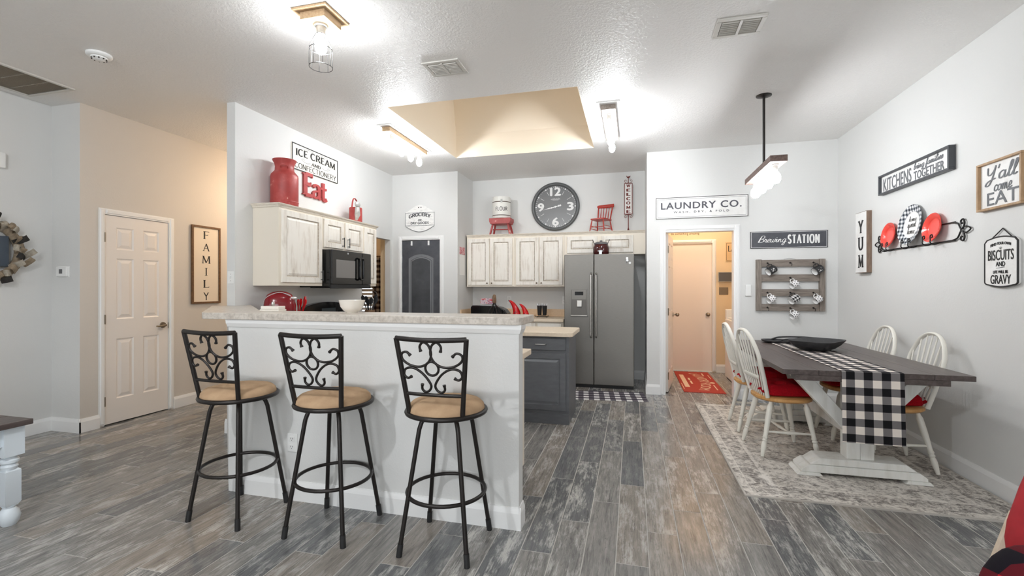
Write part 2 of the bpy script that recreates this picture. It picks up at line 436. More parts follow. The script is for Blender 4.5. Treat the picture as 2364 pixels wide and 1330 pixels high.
# ------------------------------------------------------------------ lettering (flat print in the local XZ plane, facing -Y)
def bfont(txt, sp=1.0):
    cu = bpy.data.curves.new('t', 'FONT'); cu.body = txt; cu.space_character = sp; cu.size = 1; cu.resolution_u = 3
    o = bpy.data.objects.new('t', cu); COL.objects.link(o)
    bpy.context.view_layer.update()
    me = o.evaluated_get(bpy.context.evaluated_depsgraph_get()).to_mesh()
    vs = [(v.co.x, v.co.y) for v in me.vertices]; fs = [tuple(p.vertices) for p in me.polygons]
    bpy.data.objects.remove(o); bpy.data.curves.remove(cu)
    return vs, fs
def arc(cx, cy, rx, ry, a0, a1, n=14):
    return [(cx + rx*math.cos(math.radians(a0+(a1-a0)*k/n)), cy + ry*math.sin(math.radians(a0+(a1-a0)*k/n))) for k in range(n+1)]
GL = {
 'A': (.8, [[(.02,0),(.4,1)], [(.4,1),(.78,0)], [(.17,.36),(.63,.36)]]),
 'C': (.8, [arc(.42,.5,.4,.5,48,312)]),
 'D': (.8, [[(.1,0),(.1,1)], [(.1,1)]+arc(.3,.5,.45,.5,90,-90)+[(.1,0)]]),
 'E': (.68, [[(.1,0),(.1,1)], [(.1,.98),(.62,.98)], [(.1,.52),(.5,.52)], [(.1,.02),(.64,.02)]]),
 'F': (.64, [[(.1,0),(.1,1)], [(.1,.98),(.62,.98)], [(.1,.52),(.5,.52)]]),
 'G': (.84, [arc(.42,.5,.4,.5,48,345), [(.8,.38),(.8,.05)], [(.5,.4),(.84,.4)]]),
 'I': (.3, [[(.15,0),(.15,1)]]),
 'K': (.8, [[(.1,0),(.1,1)], [(.72,1),(.14,.4)], [(.3,.55),(.76,0)]]),
 'L': (.64, [[(.1,0),(.1,1)], [(.1,.02),(.6,.02)]]),
 'M': (1.0, [[(.08,0),(.12,1)], [(.12,1),(.5,.08)], [(.5,.08),(.88,1)], [(.88,1),(.92,0)]]),
 'N': (.86, [[(.1,0),(.1,1)], [(.1,1),(.76,0)], [(.76,0),(.76,1)]]),
 'O': (.86, [arc(.43,.5,.41,.5,0,360,22)]),
 'P': (.7, [[(.1,0),(.1,1)], [(.1,1)]+arc(.34,.74,.3,.26,90,-90)+[(.1,.48)]]),
 'R': (.8, [[(.1,0),(.1,1)], [(.1,1)]+arc(.36,.75,.3,.25,90,-90)+[(.1,.5)], [(.36,.5),(.76,0)]]),
 'S': (.66, [[(p.x,p.y) for p in spl([(.58,.84),(.34,1),(.08,.8),(.14,.58),(.5,.42),(.6,.2),(.34,0),(.05,.16)],5)]]),
 'T': (.74, [[(.37,0),(.37,1)], [(.02,.98),(.72,.98)]]),
 'U': (.84, [[(.1,1),(.1,.35)]+arc(.42,.34,.32,.34,180,360)+[(.74,1)]]),
 'W': (1.1, [[(.03,1),(.3,0)], [(.3,0),(.55,1)], [(.55,1),(.8,0)], [(.8,0),(1.07,1)]]),
 'Y': (.8, [[(.03,1),(.4,.48)], [(.77,1),(.4,.48)], [(.4,.48),(.4,0)]]),
}
LC = {
 'a': (.6, [(.42,.42),(.25,.5),(.06,.35),(.08,.08),(.22,0),(.38,.15),(.42,.48),(.42,.1),(.5,0),(.62,.1)]),
 'b': (.46, [(0,.1),(.15,.6),(.2,.95),(.1,1),(.06,.6),(.08,.1),(.2,0),(.36,.15),(.34,.38),(.2,.42),(.46,.38)]),
 'c': (.42, [(.38,.4),(.25,.5),(.08,.35),(.08,.1),(.22,0),(.44,.12)]),
 'e': (.42, [(0,.15),(.28,.26),(.32,.45),(.18,.5),(.06,.3),(.1,.05),(.25,0),(.44,.12)]),
 'f': (.36, [(0,.1),(.2,.55),(.26,.92),(.18,1),(.12,.8),(.1,.2),(.06,-.3),(.14,-.4),(.2,-.2),(.14,.05),(.38,.12)]),
 'g': (.56, [(.4,.42),(.24,.5),(.06,.32),(.1,.05),(.26,.02),(.4,.25),(.42,.48),(.4,-.2),(.28,-.42),(.14,-.35),(.25,-.12),(.58,.12)]),
 'h': (.54, [(0,.1),(.16,.6),(.2,.95),(.12,1),(.08,.6),(.06,0),(.1,.3),(.25,.48),(.35,.35),(.34,.05),(.44,0),(.56,.1)]),
 'i': (.3, [(0,.1),(.12,.48),(.12,.1),(.2,0),(.32,.1)]),
 'l': (.32, [(0,.1),(.18,.6),(.22,.95),(.12,1),(.08,.6),(.1,.08),(.2,0),(.34,.1)]),
 'm': (.76, [(0,.1),(.08,.48),(.08,0),(.12,.35),(.24,.48),(.32,.3),(.32,0),(.36,.35),(.48,.48),(.56,.3),(.56,.06),(.64,0),(.78,.1)]),
 'n': (.54, [(0,.1),(.08,.48),(.08,0),(.14,.35),(.26,.48),(.34,.3),(.34,.06),(.42,0),(.56,.1)]),
 'o': (.5, [(.28,.48),(.08,.4),(.06,.12),(.2,0),(.38,.14),(.38,.38),(.24,.48),(.52,.42)]),
 'r': (.42, [(0,.1),(.1,.52),(.16,.42),(.3,.44),(.26,.1),(.34,0),(.44,.1)]),
 's': (.38, [(0,.1),(.2,.52),(.3,.22),(.2,0),(.04,.06),(.22,0),(.4,.1)]),
 't': (.34, [(.02,.1),(.16,.9),(.1,.2),(.2,0),(.36,.1)]),
 'w': (.68, [(.02,.48),(.06,.08),(.18,0),(.3,.2),(.32,.45),(.32,.1),(.44,0),(.56,.25),(.56,.5),(.7,.42)]),
 'y': (.54, [(.02,.48),(.06,.15),(.2,.08),(.36,.3),(.4,.5),(.36,-.2),(.24,-.42),(.1,-.35),(.2,-.12),(.56,.1)]),
 "'": (.2, [(.12,1),(.08,.75)]),
 'Y': (.7, [(.02,.95),(.1,.5),(.28,.4),(.5,.65),(.56,1),(.5,.2),(.34,-.3),(.1,-.3),(.2,-.05),(.72,.1)]),
 'B': (.74, [(.2,.9),(.16,.4),(.1,.05),(.02,.1),(.2,.9),(.45,1.02),(.64,.85),(.5,.55),(.25,.52),(.62,.42),(.62,.12),(.35,-.02),(.1,.1)]),
 ' ': (.3, None),
}
def ribbon(pts, wf):
    n = len(pts); vs = []; fs = []
    for i in range(n):
        a = pts[max(i-1, 0)]; b = pts[min(i+1, n-1)]
        dx, dy = b[0]-a[0], b[1]-a[1]; L = math.hypot(dx, dy) or 1; dx /= L; dy /= L
        w = wf(dx, dy) / 2
        vs += [(pts[i][0]-dy*w, pts[i][1]+dx*w, i*.15), (pts[i][0]+dy*w, pts[i][1]-dx*w, i*.15)]
    fs = [(2*i, 2*i+1, 2*i+3, 2*i+2) for i in range(n-1)]
    return vs, fs
def serif(txt, thick=.19, thin=.07, gap=.14, ser=.17, asp=1.0):
    V, F = [], []; x = 0
    lay = [0]
    def push(vs, fs):
        b = len(V); lay[0] += 1.0
        V.extend((v[0], v[1], (v[2] if len(v) > 2 else 0) + lay[0] % 9) for v in vs); F.extend(tuple(i+b for i in q) for q in fs)
    for ch in txt:
        if ch not in GL: x += .4; continue
        w, st = GL[ch]
        for k, s in enumerate(st):
            pts = [(x+p[0]*asp, p[1]) for p in s]
            alt = ch in 'AUVWYM' and k % 2 == 0 and not (ch in 'UY')
            push(*ribbon(pts, lambda dx, dy, a=alt: thin + (thick-thin)*abs(dy)*(0.35 if a else 1)))
            if ser:
                for e, q in ((pts[0], pts[1]), (pts[-1], pts[-2])):
                    dy = abs(e[1]-q[1]); dx = abs(e[0]-q[0])
                    if (e[1] < .03 or e[1] > .97) and dy > dx*.8:
                        if ch in 'MWN' and ((ch == 'M' and .3 < e[0]-x < .7) or (ch == 'W' and e[1] < .1) or (ch=='N' and e[1]<.1 and e[0]-x>.5)): continue
                        if ch == 'A' and e[1] > .9: continue
                        yy = 0 if e[1] < .5 else 1
                        h = .055
                        push([(e[0]-ser, yy-(0 if yy == 0 else h)), (e[0]+ser, yy-(0 if yy == 0 else h)), (e[0]+ser, yy+(h if yy == 0 else 0)), (e[0]-ser, yy+(h if yy == 0 else 0))], [(0, 1, 2, 3)])
                    elif dx > dy and ch in 'EFLT':
                        s2 = .12 if e[1] > .5 else .16
                        if e[0]-x > .3*asp or ch == 'T':
                            sg = -1 if e[1] > .7 else 1
                            push([(e[0]-.04, e[1]), (e[0]+.02, e[1]), (e[0]+.02, e[1]+sg*s2), (e[0]-.02, e[1]+sg*s2)], [(0, 1, 2, 3)])
        x += w*asp + gap
    return V, F
def script(txt, w=.06, slant=.22):
    V, F = [], []; x = 0; L = 0
    for ch in txt:
        L += 9
        adv, pts = LC.get(ch, (.4, None))
        if pts:
            q = [(x+p.x+slant*p.y, p.y) for p in spl(pts, 5)]
            vs, fs = ribbon(q, lambda dx, dy: w*(.55+.6*abs(dy)))
            b = len(V); V += [(v[0], v[1], v[2]+L % 18) for v in vs]; F += [tuple(i+b for i in f) for f in fs]
            if ch == 'i':
                b = len(V); V += [(x+.26+.05*math.cos(a*PI/4), .7+.05*math.sin(a*PI/4), 0) for a in range(8)]; F.append(tuple(range(b, b+8)))
        x += adv
    return V, F
def fit(mb, data, x0, x1, z0, z1, y, bend=None):
    vs, fs = data
    ax, bx_ = min(v[0] for v in vs), max(v[0] for v in vs); az, bz = min(v[1] for v in vs), max(v[1] for v in vs)
    out = []
    for q in vs:
        u, w = q[0], q[1]
        s = (u-ax)/(bx_-ax); t = (w-az)/((bz-az) or 1)
        x, z = x0+s*(x1-x0), z0+t*(z1-z0)
        if bend: z += bend*(1-(2*s-1)**2)
        out.append((x, y-(.00006*q[2] if len(q) > 2 else 0), z))
    mb.add(out, [f[::-1] if False else f for f in fs])
    return mb
def letters(parent, mat_, items, y, name='lettering', bold=0):
    o = None
    for it in items:
        mb = MB()
        for k, (dx, dz) in enumerate(((0, 0), (1, 0), (-1, 0), (0, .7), (0, -.7)) if bold else ((0, 0),)):
            fit(mb, it[0], it[1]+dx*bold, it[2]+dx*bold, it[3]+dz*bold, it[4]+dz*bold, y-.0012*k if bold < .0005 else y-.0003*k, it[5] if len(it) > 5 else None)
        o = mb.build(name, mat_, parent)
    return o

# ------------------------------------------------------------------ room shell
ZC = 2.985
RX, BY = 2.235, 5.97          # right wall face, dining back wall face
KX, KY = -3.46, 3.42          # kitchen left wall face and its free end
HX, HY = -4.83, 3.08          # hall wall face and its corner
LX = -5.18                    # left wall face
PY, NX, NY = 6.25, -2.425, 6.9   # pantry wall, nook left wall, nook back wall
NRX = .175                    # nook right wall face
REAR = -3.4
W = lambda *b: [b]
def walls(name, mat_, boxes):
    mb = MB()
    for b in boxes: mb.box(*b)
    return struct(name, mb, mat_)
T = .12
walls('wall_right', M['wall'], [(RX, RX+T, REAR, BY+.0, 0, ZC)])
WR = [(-3.95, -2.05), (-.55, 1.35)]
walls('wall_rear', M['wall'], [(LX-T, RX+T, REAR-T, REAR, 0, .85), (LX-T, RX+T, REAR-T, REAR, 2.35, ZC), (LX-T, WR[0][0], REAR-T, REAR, .85, 2.35), (WR[0][1], WR[1][0], REAR-T, REAR, .85, 2.35), (WR[1][1], RX+T, REAR-T, REAR, .85, 2.35)])
for k, (a, b) in enumerate(WR):
    wf = MB()
    for x0, x1, z0, z1 in ((a-.06, a, .79, 2.41), (b, b+.06, .79, 2.41), (a, b, .79, .85), (a, b, 2.35, 2.41), ((a+b)/2-.02, (a+b)/2+.02, .85, 2.35), (a, (a+b)/2-.02, 1.58, 1.62), ((a+b)/2+.02, b, 1.58, 1.62)):
        wf.box(x0, x1, REAR-.05, REAR+.02, z0, z1)
    struct('window_%d' % (k+2), wf, M['trim'])  # unseen windows, invented to bring in fill from behind the camera
walls('wall_left', M['wall'], [(LX-T, LX, REAR, HY+T, 0, ZC)])
walls('wall_left_return', M['wall'], [(LX, HX-.001, HY, HY+T, 0, ZC)])
DH0, DH1, DHZ = 3.286, 3.914, 2.005
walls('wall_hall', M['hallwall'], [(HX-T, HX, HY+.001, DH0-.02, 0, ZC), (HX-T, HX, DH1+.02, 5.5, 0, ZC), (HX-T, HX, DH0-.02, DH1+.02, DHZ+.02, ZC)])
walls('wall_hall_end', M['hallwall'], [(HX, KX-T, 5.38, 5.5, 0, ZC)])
OP0, OP1, OPZ = 5.44, 6.19, 2.02
walls('wall_kitchen_left', M['wall'], [(KX-.09, KX, KY, OP0, 0, ZC), (KX-.09, KX, OP1, PY+.0, 0, ZC), (KX-.09, KX, OP0, OP1, OPZ, ZC)])
PD0, PD1, PDZ = -3.296, -2.702, 2.005
walls('wall_pantry', M['wall'], [(KX-.09, PD0-.01, PY, PY+T, 0, ZC), (PD1+.01, NX, PY, PY+T, 0, ZC), (PD0-.01, PD1+.01, PY, PY+T, PDZ+.01, ZC)])
walls('wall_nook_left', M['wall'], [(NX-T, NX, PY+T, NY+T, 0, ZC)])
walls('wall_nook_back', M['wall'], [(NX, NRX, NY, NY+T, 0, ZC)])
walls('wall_nook_right', M['wall'], [(NRX, NRX+.12, BY+T, NY+T, 0, ZC)])
LD0, LD1, LDZ = .381, 1.175, 2.005
walls('wall_dining_back', M['wall'], [(NRX, LD0, BY, BY+T, 0, ZC), (LD1, RX+T, BY, BY+T, 0, ZC), (LD0, LD1, BY, BY+T, LDZ, ZC)])
LY = 7.78
LB0, LB1 = .615, 1.205
walls('wall_laundry_back', M['cream'], [(NRX-.1, LB0, LY, LY+T, 0, ZC), (LB1, 2.6, LY, LY+T, 0, ZC), (LB0, LB1, LY, LY+T, 2.02, ZC)])
walls('wall_laundry_left', M['cream'], [(NRX+.0, NRX+.12, NY+T, LY, 0, ZC)])
walls('wall_laundry_right', M['cream'], [(2.35, 2.47, BY+T, LY, 0, ZC)])
SY = 7.3                       # side room window wall
WX0, WX1, WZ0, WZ1 = -5.0, -4.33, .75, 1.36
walls('wall_side_room_back', M['cream'], [(-5.6, WX0, SY, SY+T, 0, ZC), (WX1, KX-.09, SY, SY+T, 0, ZC), (WX0, WX1, SY, SY+T, 0, WZ0), (WX0, WX1, SY, SY+T, WZ1, ZC)])
walls('wall_side_room_left', M['cream'], [(-5.72, -5.6, 5.5, SY+T, 0, ZC)])
walls('wall_side_room_right', M['cream'], [(KX-.09-T, KX-.09, PY+.02, SY, 0, ZC)])
walls('wall_side_room_front', M['cream'], [(-5.6, HX-T, 5.38, 5.5, 0, ZC)])
walls('wall_closet_light_block', M['wall'], [(-5.42, -5.30, HY, 5.5, 0, ZC)])  # unseen wall added to stop outside light leaking under the hall door
walls('trim_gap_light_block', M['trim'], [(LB0, LB1, LY+.002, LY+.1, 0, .0115)])  # strip added to block the light leak under the laundry back door
walls('wall_pantry_inside', M['wall'], [(KX-.09, NX-T, NY+T, NY+2*T, 0, ZC)])
# half wall of the bar: straight run plus the 45 degree run that ties into the kitchen wall
BZ = 1.065
bar_pts = [(-.595, 2.445), (-.595, 2.535), (-2.49, 2.535), (-3.50, 3.50), (-3.548, 3.42), (-2.525, 2.445)]
struct('wall_bar', MB().slab(bar_pts, 0, BZ), M['wall'])

# ceiling with the light well
SX0, SX1, SY0, SY1 = -2.20, -.44, 3.87, 5.62
mb = MB()
E0, E1, F0, F1 = -5.9, 2.7, REAR-.2, 8.1
mb.box(E0, SX0, F0, F1, ZC, ZC+.1).box(SX1, E1, F0, F1, ZC, ZC+.1).box(SX0, SX1, F0, SY0, ZC, ZC+.1).box(SX0, SX1, SY1, F1, ZC, ZC+.1)
struct('ceiling', mb, M['ceil'])
def quadwall(name, pts, mat_):
    return struct(name, MB().add(pts, [tuple(range(len(pts)))]), mat_)
WT = 4.3
yt = SY1 - .1/.44*(WT-3.27)
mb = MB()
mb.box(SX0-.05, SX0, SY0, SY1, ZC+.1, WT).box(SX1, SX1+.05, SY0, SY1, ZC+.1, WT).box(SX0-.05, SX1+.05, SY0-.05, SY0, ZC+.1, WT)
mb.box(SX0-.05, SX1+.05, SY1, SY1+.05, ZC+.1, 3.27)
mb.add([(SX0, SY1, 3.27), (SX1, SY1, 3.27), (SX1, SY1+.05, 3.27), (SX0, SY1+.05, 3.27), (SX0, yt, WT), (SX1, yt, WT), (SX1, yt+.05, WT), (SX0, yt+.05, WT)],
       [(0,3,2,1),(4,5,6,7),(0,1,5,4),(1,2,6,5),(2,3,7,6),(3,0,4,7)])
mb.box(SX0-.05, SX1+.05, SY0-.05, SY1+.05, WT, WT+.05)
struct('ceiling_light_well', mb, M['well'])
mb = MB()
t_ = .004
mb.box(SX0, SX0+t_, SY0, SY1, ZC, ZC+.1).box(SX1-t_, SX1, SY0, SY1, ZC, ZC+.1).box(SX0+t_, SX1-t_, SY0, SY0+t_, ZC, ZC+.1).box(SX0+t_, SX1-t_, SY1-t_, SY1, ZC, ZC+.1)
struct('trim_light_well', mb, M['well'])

# floor: grout bed and plank tiles (0.155 x 0.92 m)
floor = struct('floor', MB().box(-5.9, 2.7, REAR-.2, 8.1, -.08, -.0014), M['grout'])
PW, PL, GR = .155, .915, .0055
def plank_mesh(w, l):
    b = .0012; h = .006; mb = MB()
    x, y = w/2-GR/2, l/2-GR/2
    R = [[(-x,-y,-h),(x,-y,-h),(x,y,-h),(-x,y,-h)], [(-x,-y,-b),(x,-y,-b),(x,y,-b),(-x,y,-b)], [(-x+b,-y+b,0),(x-b,-y+b,0),(x-b,y-b,0),(-x+b,y-b,0)]]
    mb.rings(R, False, True)
    return mb
cs, sn = math.cos(CAM_YAW), math.sin(CAM_YAW)
def proj(x, y, z):
    z -= CAM_H; xc = cs*x+sn*y; yc = -sn*x+cs*y
    if yc < .05: return None
    return (1182+FPX*xc/yc, 665-FPX*z/yc, yc)
def shows(x, y):
    best = None
    for dx in (-.07, 0, .07):
        for dy in (-.44, -.2, 0, .2, .44):
            q = proj(x+dx, y+dy, 0)
            if q and -5 < q[0] < 2369 and q[1] < 1335: best = q
    if not best: return False
    if x > RX+.05 or x < LX-.05: return False
    if -3.3 < x < -.78 and y > 2.8: return False
    if x < -2.3 and x > -3.6 and y > 2.95 + (-2.5-x): return False
    if x <= -3.55 and y > 5.0: return False
    if x < HX-.05 and y > HY+.3: return False
    if x > .95 and 3.9 < y < 5.2 and x > 1.3 and False: return False
    if x > .8 and 3.75 < y < 5.1: return False
    if x > 1.3 and y > 6.3: return False
    if NRX-1.1 < x < NRX+.05 and y > 6.7: return False
    if .2 < x < .35 and y > 6.5: return False
    if y > 7.9: return False
    return best[2]
pm = plank_mesh(PW, PL).build('plank', M['plank'], floor)
proto_mesh = pm.data
bpy.data.objects.remove(pm)
cand, rest = [], []
k0 = int(-6/PW); 
for k in range(-38, 18):
    cx = .078 - PW/2 + k*PW
    off = ((k*0.305) % 0.92) + random.uniform(-.05, .05)
    for j in range(-5, 11):
        cy = off + j*PL
        if cy < REAR or cy > 8 or cx < -5.8 or cx > 2.6: continue
        s = shows(cx, cy)
        (cand if s else rest).append((s or 99, cx, cy))
cand.sort()
rest += cand[296:]; cand = cand[:296]
for _, cx, cy in cand:
    o = bpy.data.objects.new('plank', proto_mesh); COL.objects.link(o); o.parent = floor; o.location = (cx, cy, 0)
mb = MB()
for _, cx, cy in rest:
    mb.M = Matrix.Translation((cx, cy, 0)); p_ = plank_mesh(PW, PL); mb.add(p_.v, p_.f)
tag(mb.build('plank_field', M['plank'], floor), kind='stuff')

# baseboards
def bb_run(name, p0, p1, nrm, h=.125, t=.014):
    # p0->p1 along the wall face, nrm points into the room
    p0, p1, n = Vector(p0+(0,)), Vector(p1+(0,)), Vector(nrm+(0,))
    prof = [(0,0),(t,0),(t,h-.03),(t*.75,h-.018),(t*.45,h-.006),(t*.35,h),(0,h)]
    R = [[q + n*a + Vector((0,0,z)) for a, z in prof] for q in (p0, p1)]
    mb = MB().rings(R)
    return struct(name, mb, M['baseboard'])
g_ = .0
bb_run('baseboard_right', (RX, REAR), (RX, BY), (-1, 0))
bb_run('baseboard_left', (LX, REAR), (LX, HY), (1, 0))
bb_run('baseboard_left_return', (LX, HY), (HX+.014, HY), (0, -1))
bb_run('baseboard_hall_near', (HX, HY-.0134), (HX, DH0-.05), (1, 0))
bb_run('baseboard_hall_far', (HX, DH1+.05), (HX, 5.38), (1, 0))
bb_run('baseboard_kitchen_left_end', (KX-.09-.014, KY), (KX-.06, KY), (0, -1))
bb_run('baseboard_kitchen_left_hall', (KX-.09, KY-.0134), (KX-.09, 5.38), (-1, 0))
bb_run('baseboard_bar_front', (-2.40, 2.445), (-.581, 2.445), (0, -1), .12)
bb_run('baseboard_bar_end', (-.595, 2.4316), (-.595, 2.535), (1, 0), .12)
bb_run('baseboard_dining_back_left', (NRX, BY), (LD0-.05, BY), (0, -1))
bb_run('baseboard_dining_back_right', (LD1+.056, BY), (RX, BY), (0, -1))
bb_run('baseboard_nook_right', (NRX, BY), (NRX, NY), (-1, 0))
bb_run('baseboard_nook_back', (-.02, NY), (NRX, NY), (0, -1))
bb_run('baseboard_rear', (LX, REAR), (RX, REAR), (0, 1))
bb_run('baseboard_laundry_back', (LB1+.056, LY), (2.35, LY), (0, -1))
bb_run('baseboard_pantry_right', (PD1+.06, PY), (NX, PY), (0, -1))

# crown strip under the bar counter
def strip(name, pts, prof, mat_):
    # pts = polyline (x,y) with outward offsets handled by mitre; prof=(offset,z)
    n = len(pts); R = []
    for i in range(n):
        p = Vector(pts[i]); 
        d0 = (p - Vector(pts[i-1])).normalized() if i else None
        d1 = (Vector(pts[i+1]) - p).normalized() if i < n-1 else None
        n0 = Vector((d0.y, -d0.x)) if d0 else None; n1 = Vector((d1.y, -d1.x)) if d1 else None
        nn = (n0+n1).normalized() if (n0 and n1) else (n0 or n1)
        k = 1/max(.3, nn.dot(n0 or n1))
        R.append([(p.x+nn.x*a*k, p.y+nn.y*a*k, z) for a, z in prof])
    return struct(name, MB().rings(R), mat_)
strip('trim_bar', [(-3.548, 3.42), (-2.525, 2.445), (-.595, 2.445), (-.595, 2.535)],
      [(0, BZ-.004), (.006, BZ-.004), (.010, BZ+.006), (.016, BZ+.02), (.018, BZ+.044), (0, BZ+.044)], M['trim'])

# wall-frame helpers: local x runs to the right seen from the room, -y comes out of the wall
def on_wall(name, label, cat, wall, a, z, group=None):
    if wall == 'right': return thing(name, label, cat, (RX, a, z), -PI/2, group)
    if wall == 'kitchen': return thing(name, label, cat, (KX, a, z), PI/2, group)
    if wall == 'hall': return thing(name, label, cat, (HX, a, z), PI/2, group)
    if wall == 'left': return thing(name, label, cat, (LX, a, z), PI/2, group)
    if wall == 'nookleft': return thing(name, label, cat, (NX, a, z), PI/2, group)
    y = {'dining': BY, 'pantry': PY, 'nook': NY, 'laundry': LY, 'bar': 2.445, 'return': HY, 'kend': KY}[wall]
    return thing(name, label, cat, (a, y, z), 0, group)

def casing(parent, x0, x1, ztop, w=.055, t=.018, name='casing', mat_=None):
    mb = MB()
    pr = lambda a, b, c, d: mb.nest(a, b, c, d, [(0, 0), (0, -t*.6), (.006, -t*.75), (.014, -t*.75), (.018, -t), (w*.7, -t), (w*.5-.001, -t*.9)])
    for a, b, c, d in ((x0-w, x0, 0, ztop+w), (x1, x1+w, 0, ztop+w), (x0, x1, ztop, ztop+w)):
        mb.nest(a, b, c, d, [(0, 0), (0, -t*.55), (.010, -t*.6), (.016, -t), (.022, -t)])
    return mb.build(name, mat_ or M['trim'], parent)
def raised(mb, x0, x1, z0, z1, y):
    mb.nest(x0, x1, z0, z1, [(0, y), (.010, y+.008), (.018, y+.008), (.045, y-.0005)])
def six_panel(name, w, h, parent_loc, rotz, mat_=None, kind='structure', t=.035):
    """door slab: local x 0..w, z 0..h, face at y=0 (facing -Y)"""
    root = bpy.data.objects.new(name, None); COL.objects.link(root); root.location = parent_loc; root.rotation_euler = (0, 0, rotz)
    root['kind'] = kind
    mt = mat_ or M['doorwhite']
    st, mid = w*.165, w*.15
    pw = (w-2*st-mid)/2
    zr = [(h*.115, h*.405), (h*.50, h*.795), (h*.838, h*.945)]
    mb = MB()
    xs = [0, st, st+pw, st+pw+mid, w-st, w]
    zs = [0, zr[0][0], zr[0][1], zr[1][0], zr[1][1], zr[2][0], zr[2][1], h]
    for side in (0, 1):
        y = 0 if side == 0 else t
        for i in range(5):
            for j in range(7):
                if i in (1, 3) and j in (1, 3, 5): continue
                mb.add([(xs[i], y, zs[j]), (xs[i+1], y, zs[j]), (xs[i+1], y, zs[j+1]), (xs[i], y, zs[j+1])], [(0, 1, 2, 3)])
    mb.add([(0,0,0),(w,0,0),(w,t,0),(0,t,0),(0,0,h),(w,0,h),(w,t,h),(0,t,h)], [(0,1,2,3),(4,5,6,7),(1,2,6,5),(0,3,7,4)])
    mb.build('door_slab', mt, root)
    for i in (1, 3):
        for a, b in zr:
            m2 = MB(); raised(m2, xs[i], xs[i+1], a, b, 0)
            m2.nest(xs[i], xs[i+1], a, b, [(0, t), (.010, t-.008), (.018, t-.008), (.045, t+.0005)])
            m2.build('door_panel', mt, root)
    return root

# ------------------------------------------------------------------ doors and windows (setting)
d1 = six_panel('door_1', DH1-DH0-.006, DHZ-.012, (HX-.006, DH0+.003, .012), PI/2)
w_ = DH1-DH0-.006
mb = MB().cyl((w_-.062, -.001, .905), (w_-.062, -.012, .905), .032, .030, 20).cyl((w_-.062, -.012, .905), (w_-.062, -.05, .905), .011)
mb.tube(spl([(w_-.062, -.05, .905), (w_-.09, -.056, .903), (w_-.13, -.055, .896), (w_-.165, -.05, .9)], 4), [.011]*8+[.009]*5, 8)
mb.build('door_handle', M['nickel'], d1, smooth=40)
box('latch_plate', M['nickel'], d1, w_-.004, w_+.001, -.002, .03, .87, .93)
for z in (.22, 1.0, 1.78):
    MB().cyl((-.004, -.008, z-.045), (-.004, -.008, z+.045), .006, n=8).build('hinge', M['nickel'], d1, smooth=40)
casing(d1, -.003, w_+.003, DHZ-.008)
jm = MB().box(-.022, -.003, .002, .11, -.012, DHZ-.004).box(w_+.003, w_+.022, .002, .11, -.012, DHZ-.004).box(-.003, w_+.003, .036, .11, DHZ-.012+.004, DHZ+.004)
jm.build('jamb', M['trim'], d1)

# pantry door: charcoal, one arched panel
d2 = bpy.data.objects.new('door_2', None); COL.objects.link(d2); d2.location = (PD0, PY, .01); d2['kind'] = 'structure'
w_, h_ = PD1-PD0, PDZ-.01
def arch_poly(x0, x1, z0, z1, rise, n=14):
    pts = [(x0, z0), (x1, z0)]
    for k in range(n+1):
        s = k/n; x = x1+(x0-x1)*s
        pts.append((x, z1-rise+rise*math.sin(PI*(0.12+.76*s)) if False else z1-rise*(2*s-1)**2))
    return pts
MB().box(0, w_, .012, .045, 0, h_).build('door_slab', M['charcoal'], d2)
fr = arch_poly(.10, w_-.10, .14, h_-.20, .06)
inn = arch_poly(.135, w_-.135, .175, h_-.24, .055)
inn2 = arch_poly(.15, w_-.15, .19, h_-.256, .05)
mb = MB()
out = [(0, 0), (w_, 0)] + [(w_+(0-w_)*k/14, h_) for k in range(15)]
V = [(x, .004, z) for x, z in out] + [(x, .004, z) for x, z in fr]
n = len(out)
mb.add(V, [(i, (i+1) % n, (i+1) % n+n, i+n) for i in range(n)])
mb.add([(x, .004, z) for x, z in out] + [(x, .012, z) for x, z in out], [(i, i+n, (i+1) % n+n, (i+1) % n) for i in range(n)])
mb.build('door_face', M['charcoal'], d2)
M['groove'] = mat('door_moulding', (120, 122, 126), .35)
mb = MB()
mb.add([(x, .004, z) for x, z in fr] + [(x, .013, z) for x, z in inn] + [(x, .008, z) for x, z in inn2], [(i, (i+1) % n, (i+1) % n+n, i+n) for i in range(n)] + [(i+n, (i+1) % n+n, (i+1) % n+2*n, i+2*n) for i in range(n)])
mb.build('panel_moulding', M['groove'], d2, smooth=30)
chalk = nmat('chalkboard', [(.3, (58, 60, 64)), (.6, (74, 76, 80)), (.8, (92, 94, 98))], (1, 1, 1), 4, 5, .7)
MB().add([(x, .008, z) for x, z in inn2], [tuple(range(n))]).build('chalkboard_panel', chalk, d2)
casing(d2, -.005, w_+.005, h_+.008, .058)
for xx in (.15, .42):
    MB().box(xx-.012, xx+.012, -.004, .004, h_-.07, h_-.004).tube([(xx, -.004, h_-.066), (xx, -.02, h_-.07), (xx, -.022, h_-.05)], .005, 6).build('over_door_hook', M['white'], d2)
for z in (.25, 1.05, 1.72):
    MB().cyl((-.006, -.004, z-.04), (-.006, -.004, z+.04), .007, n=8).build('hinge', M['white'], d2)

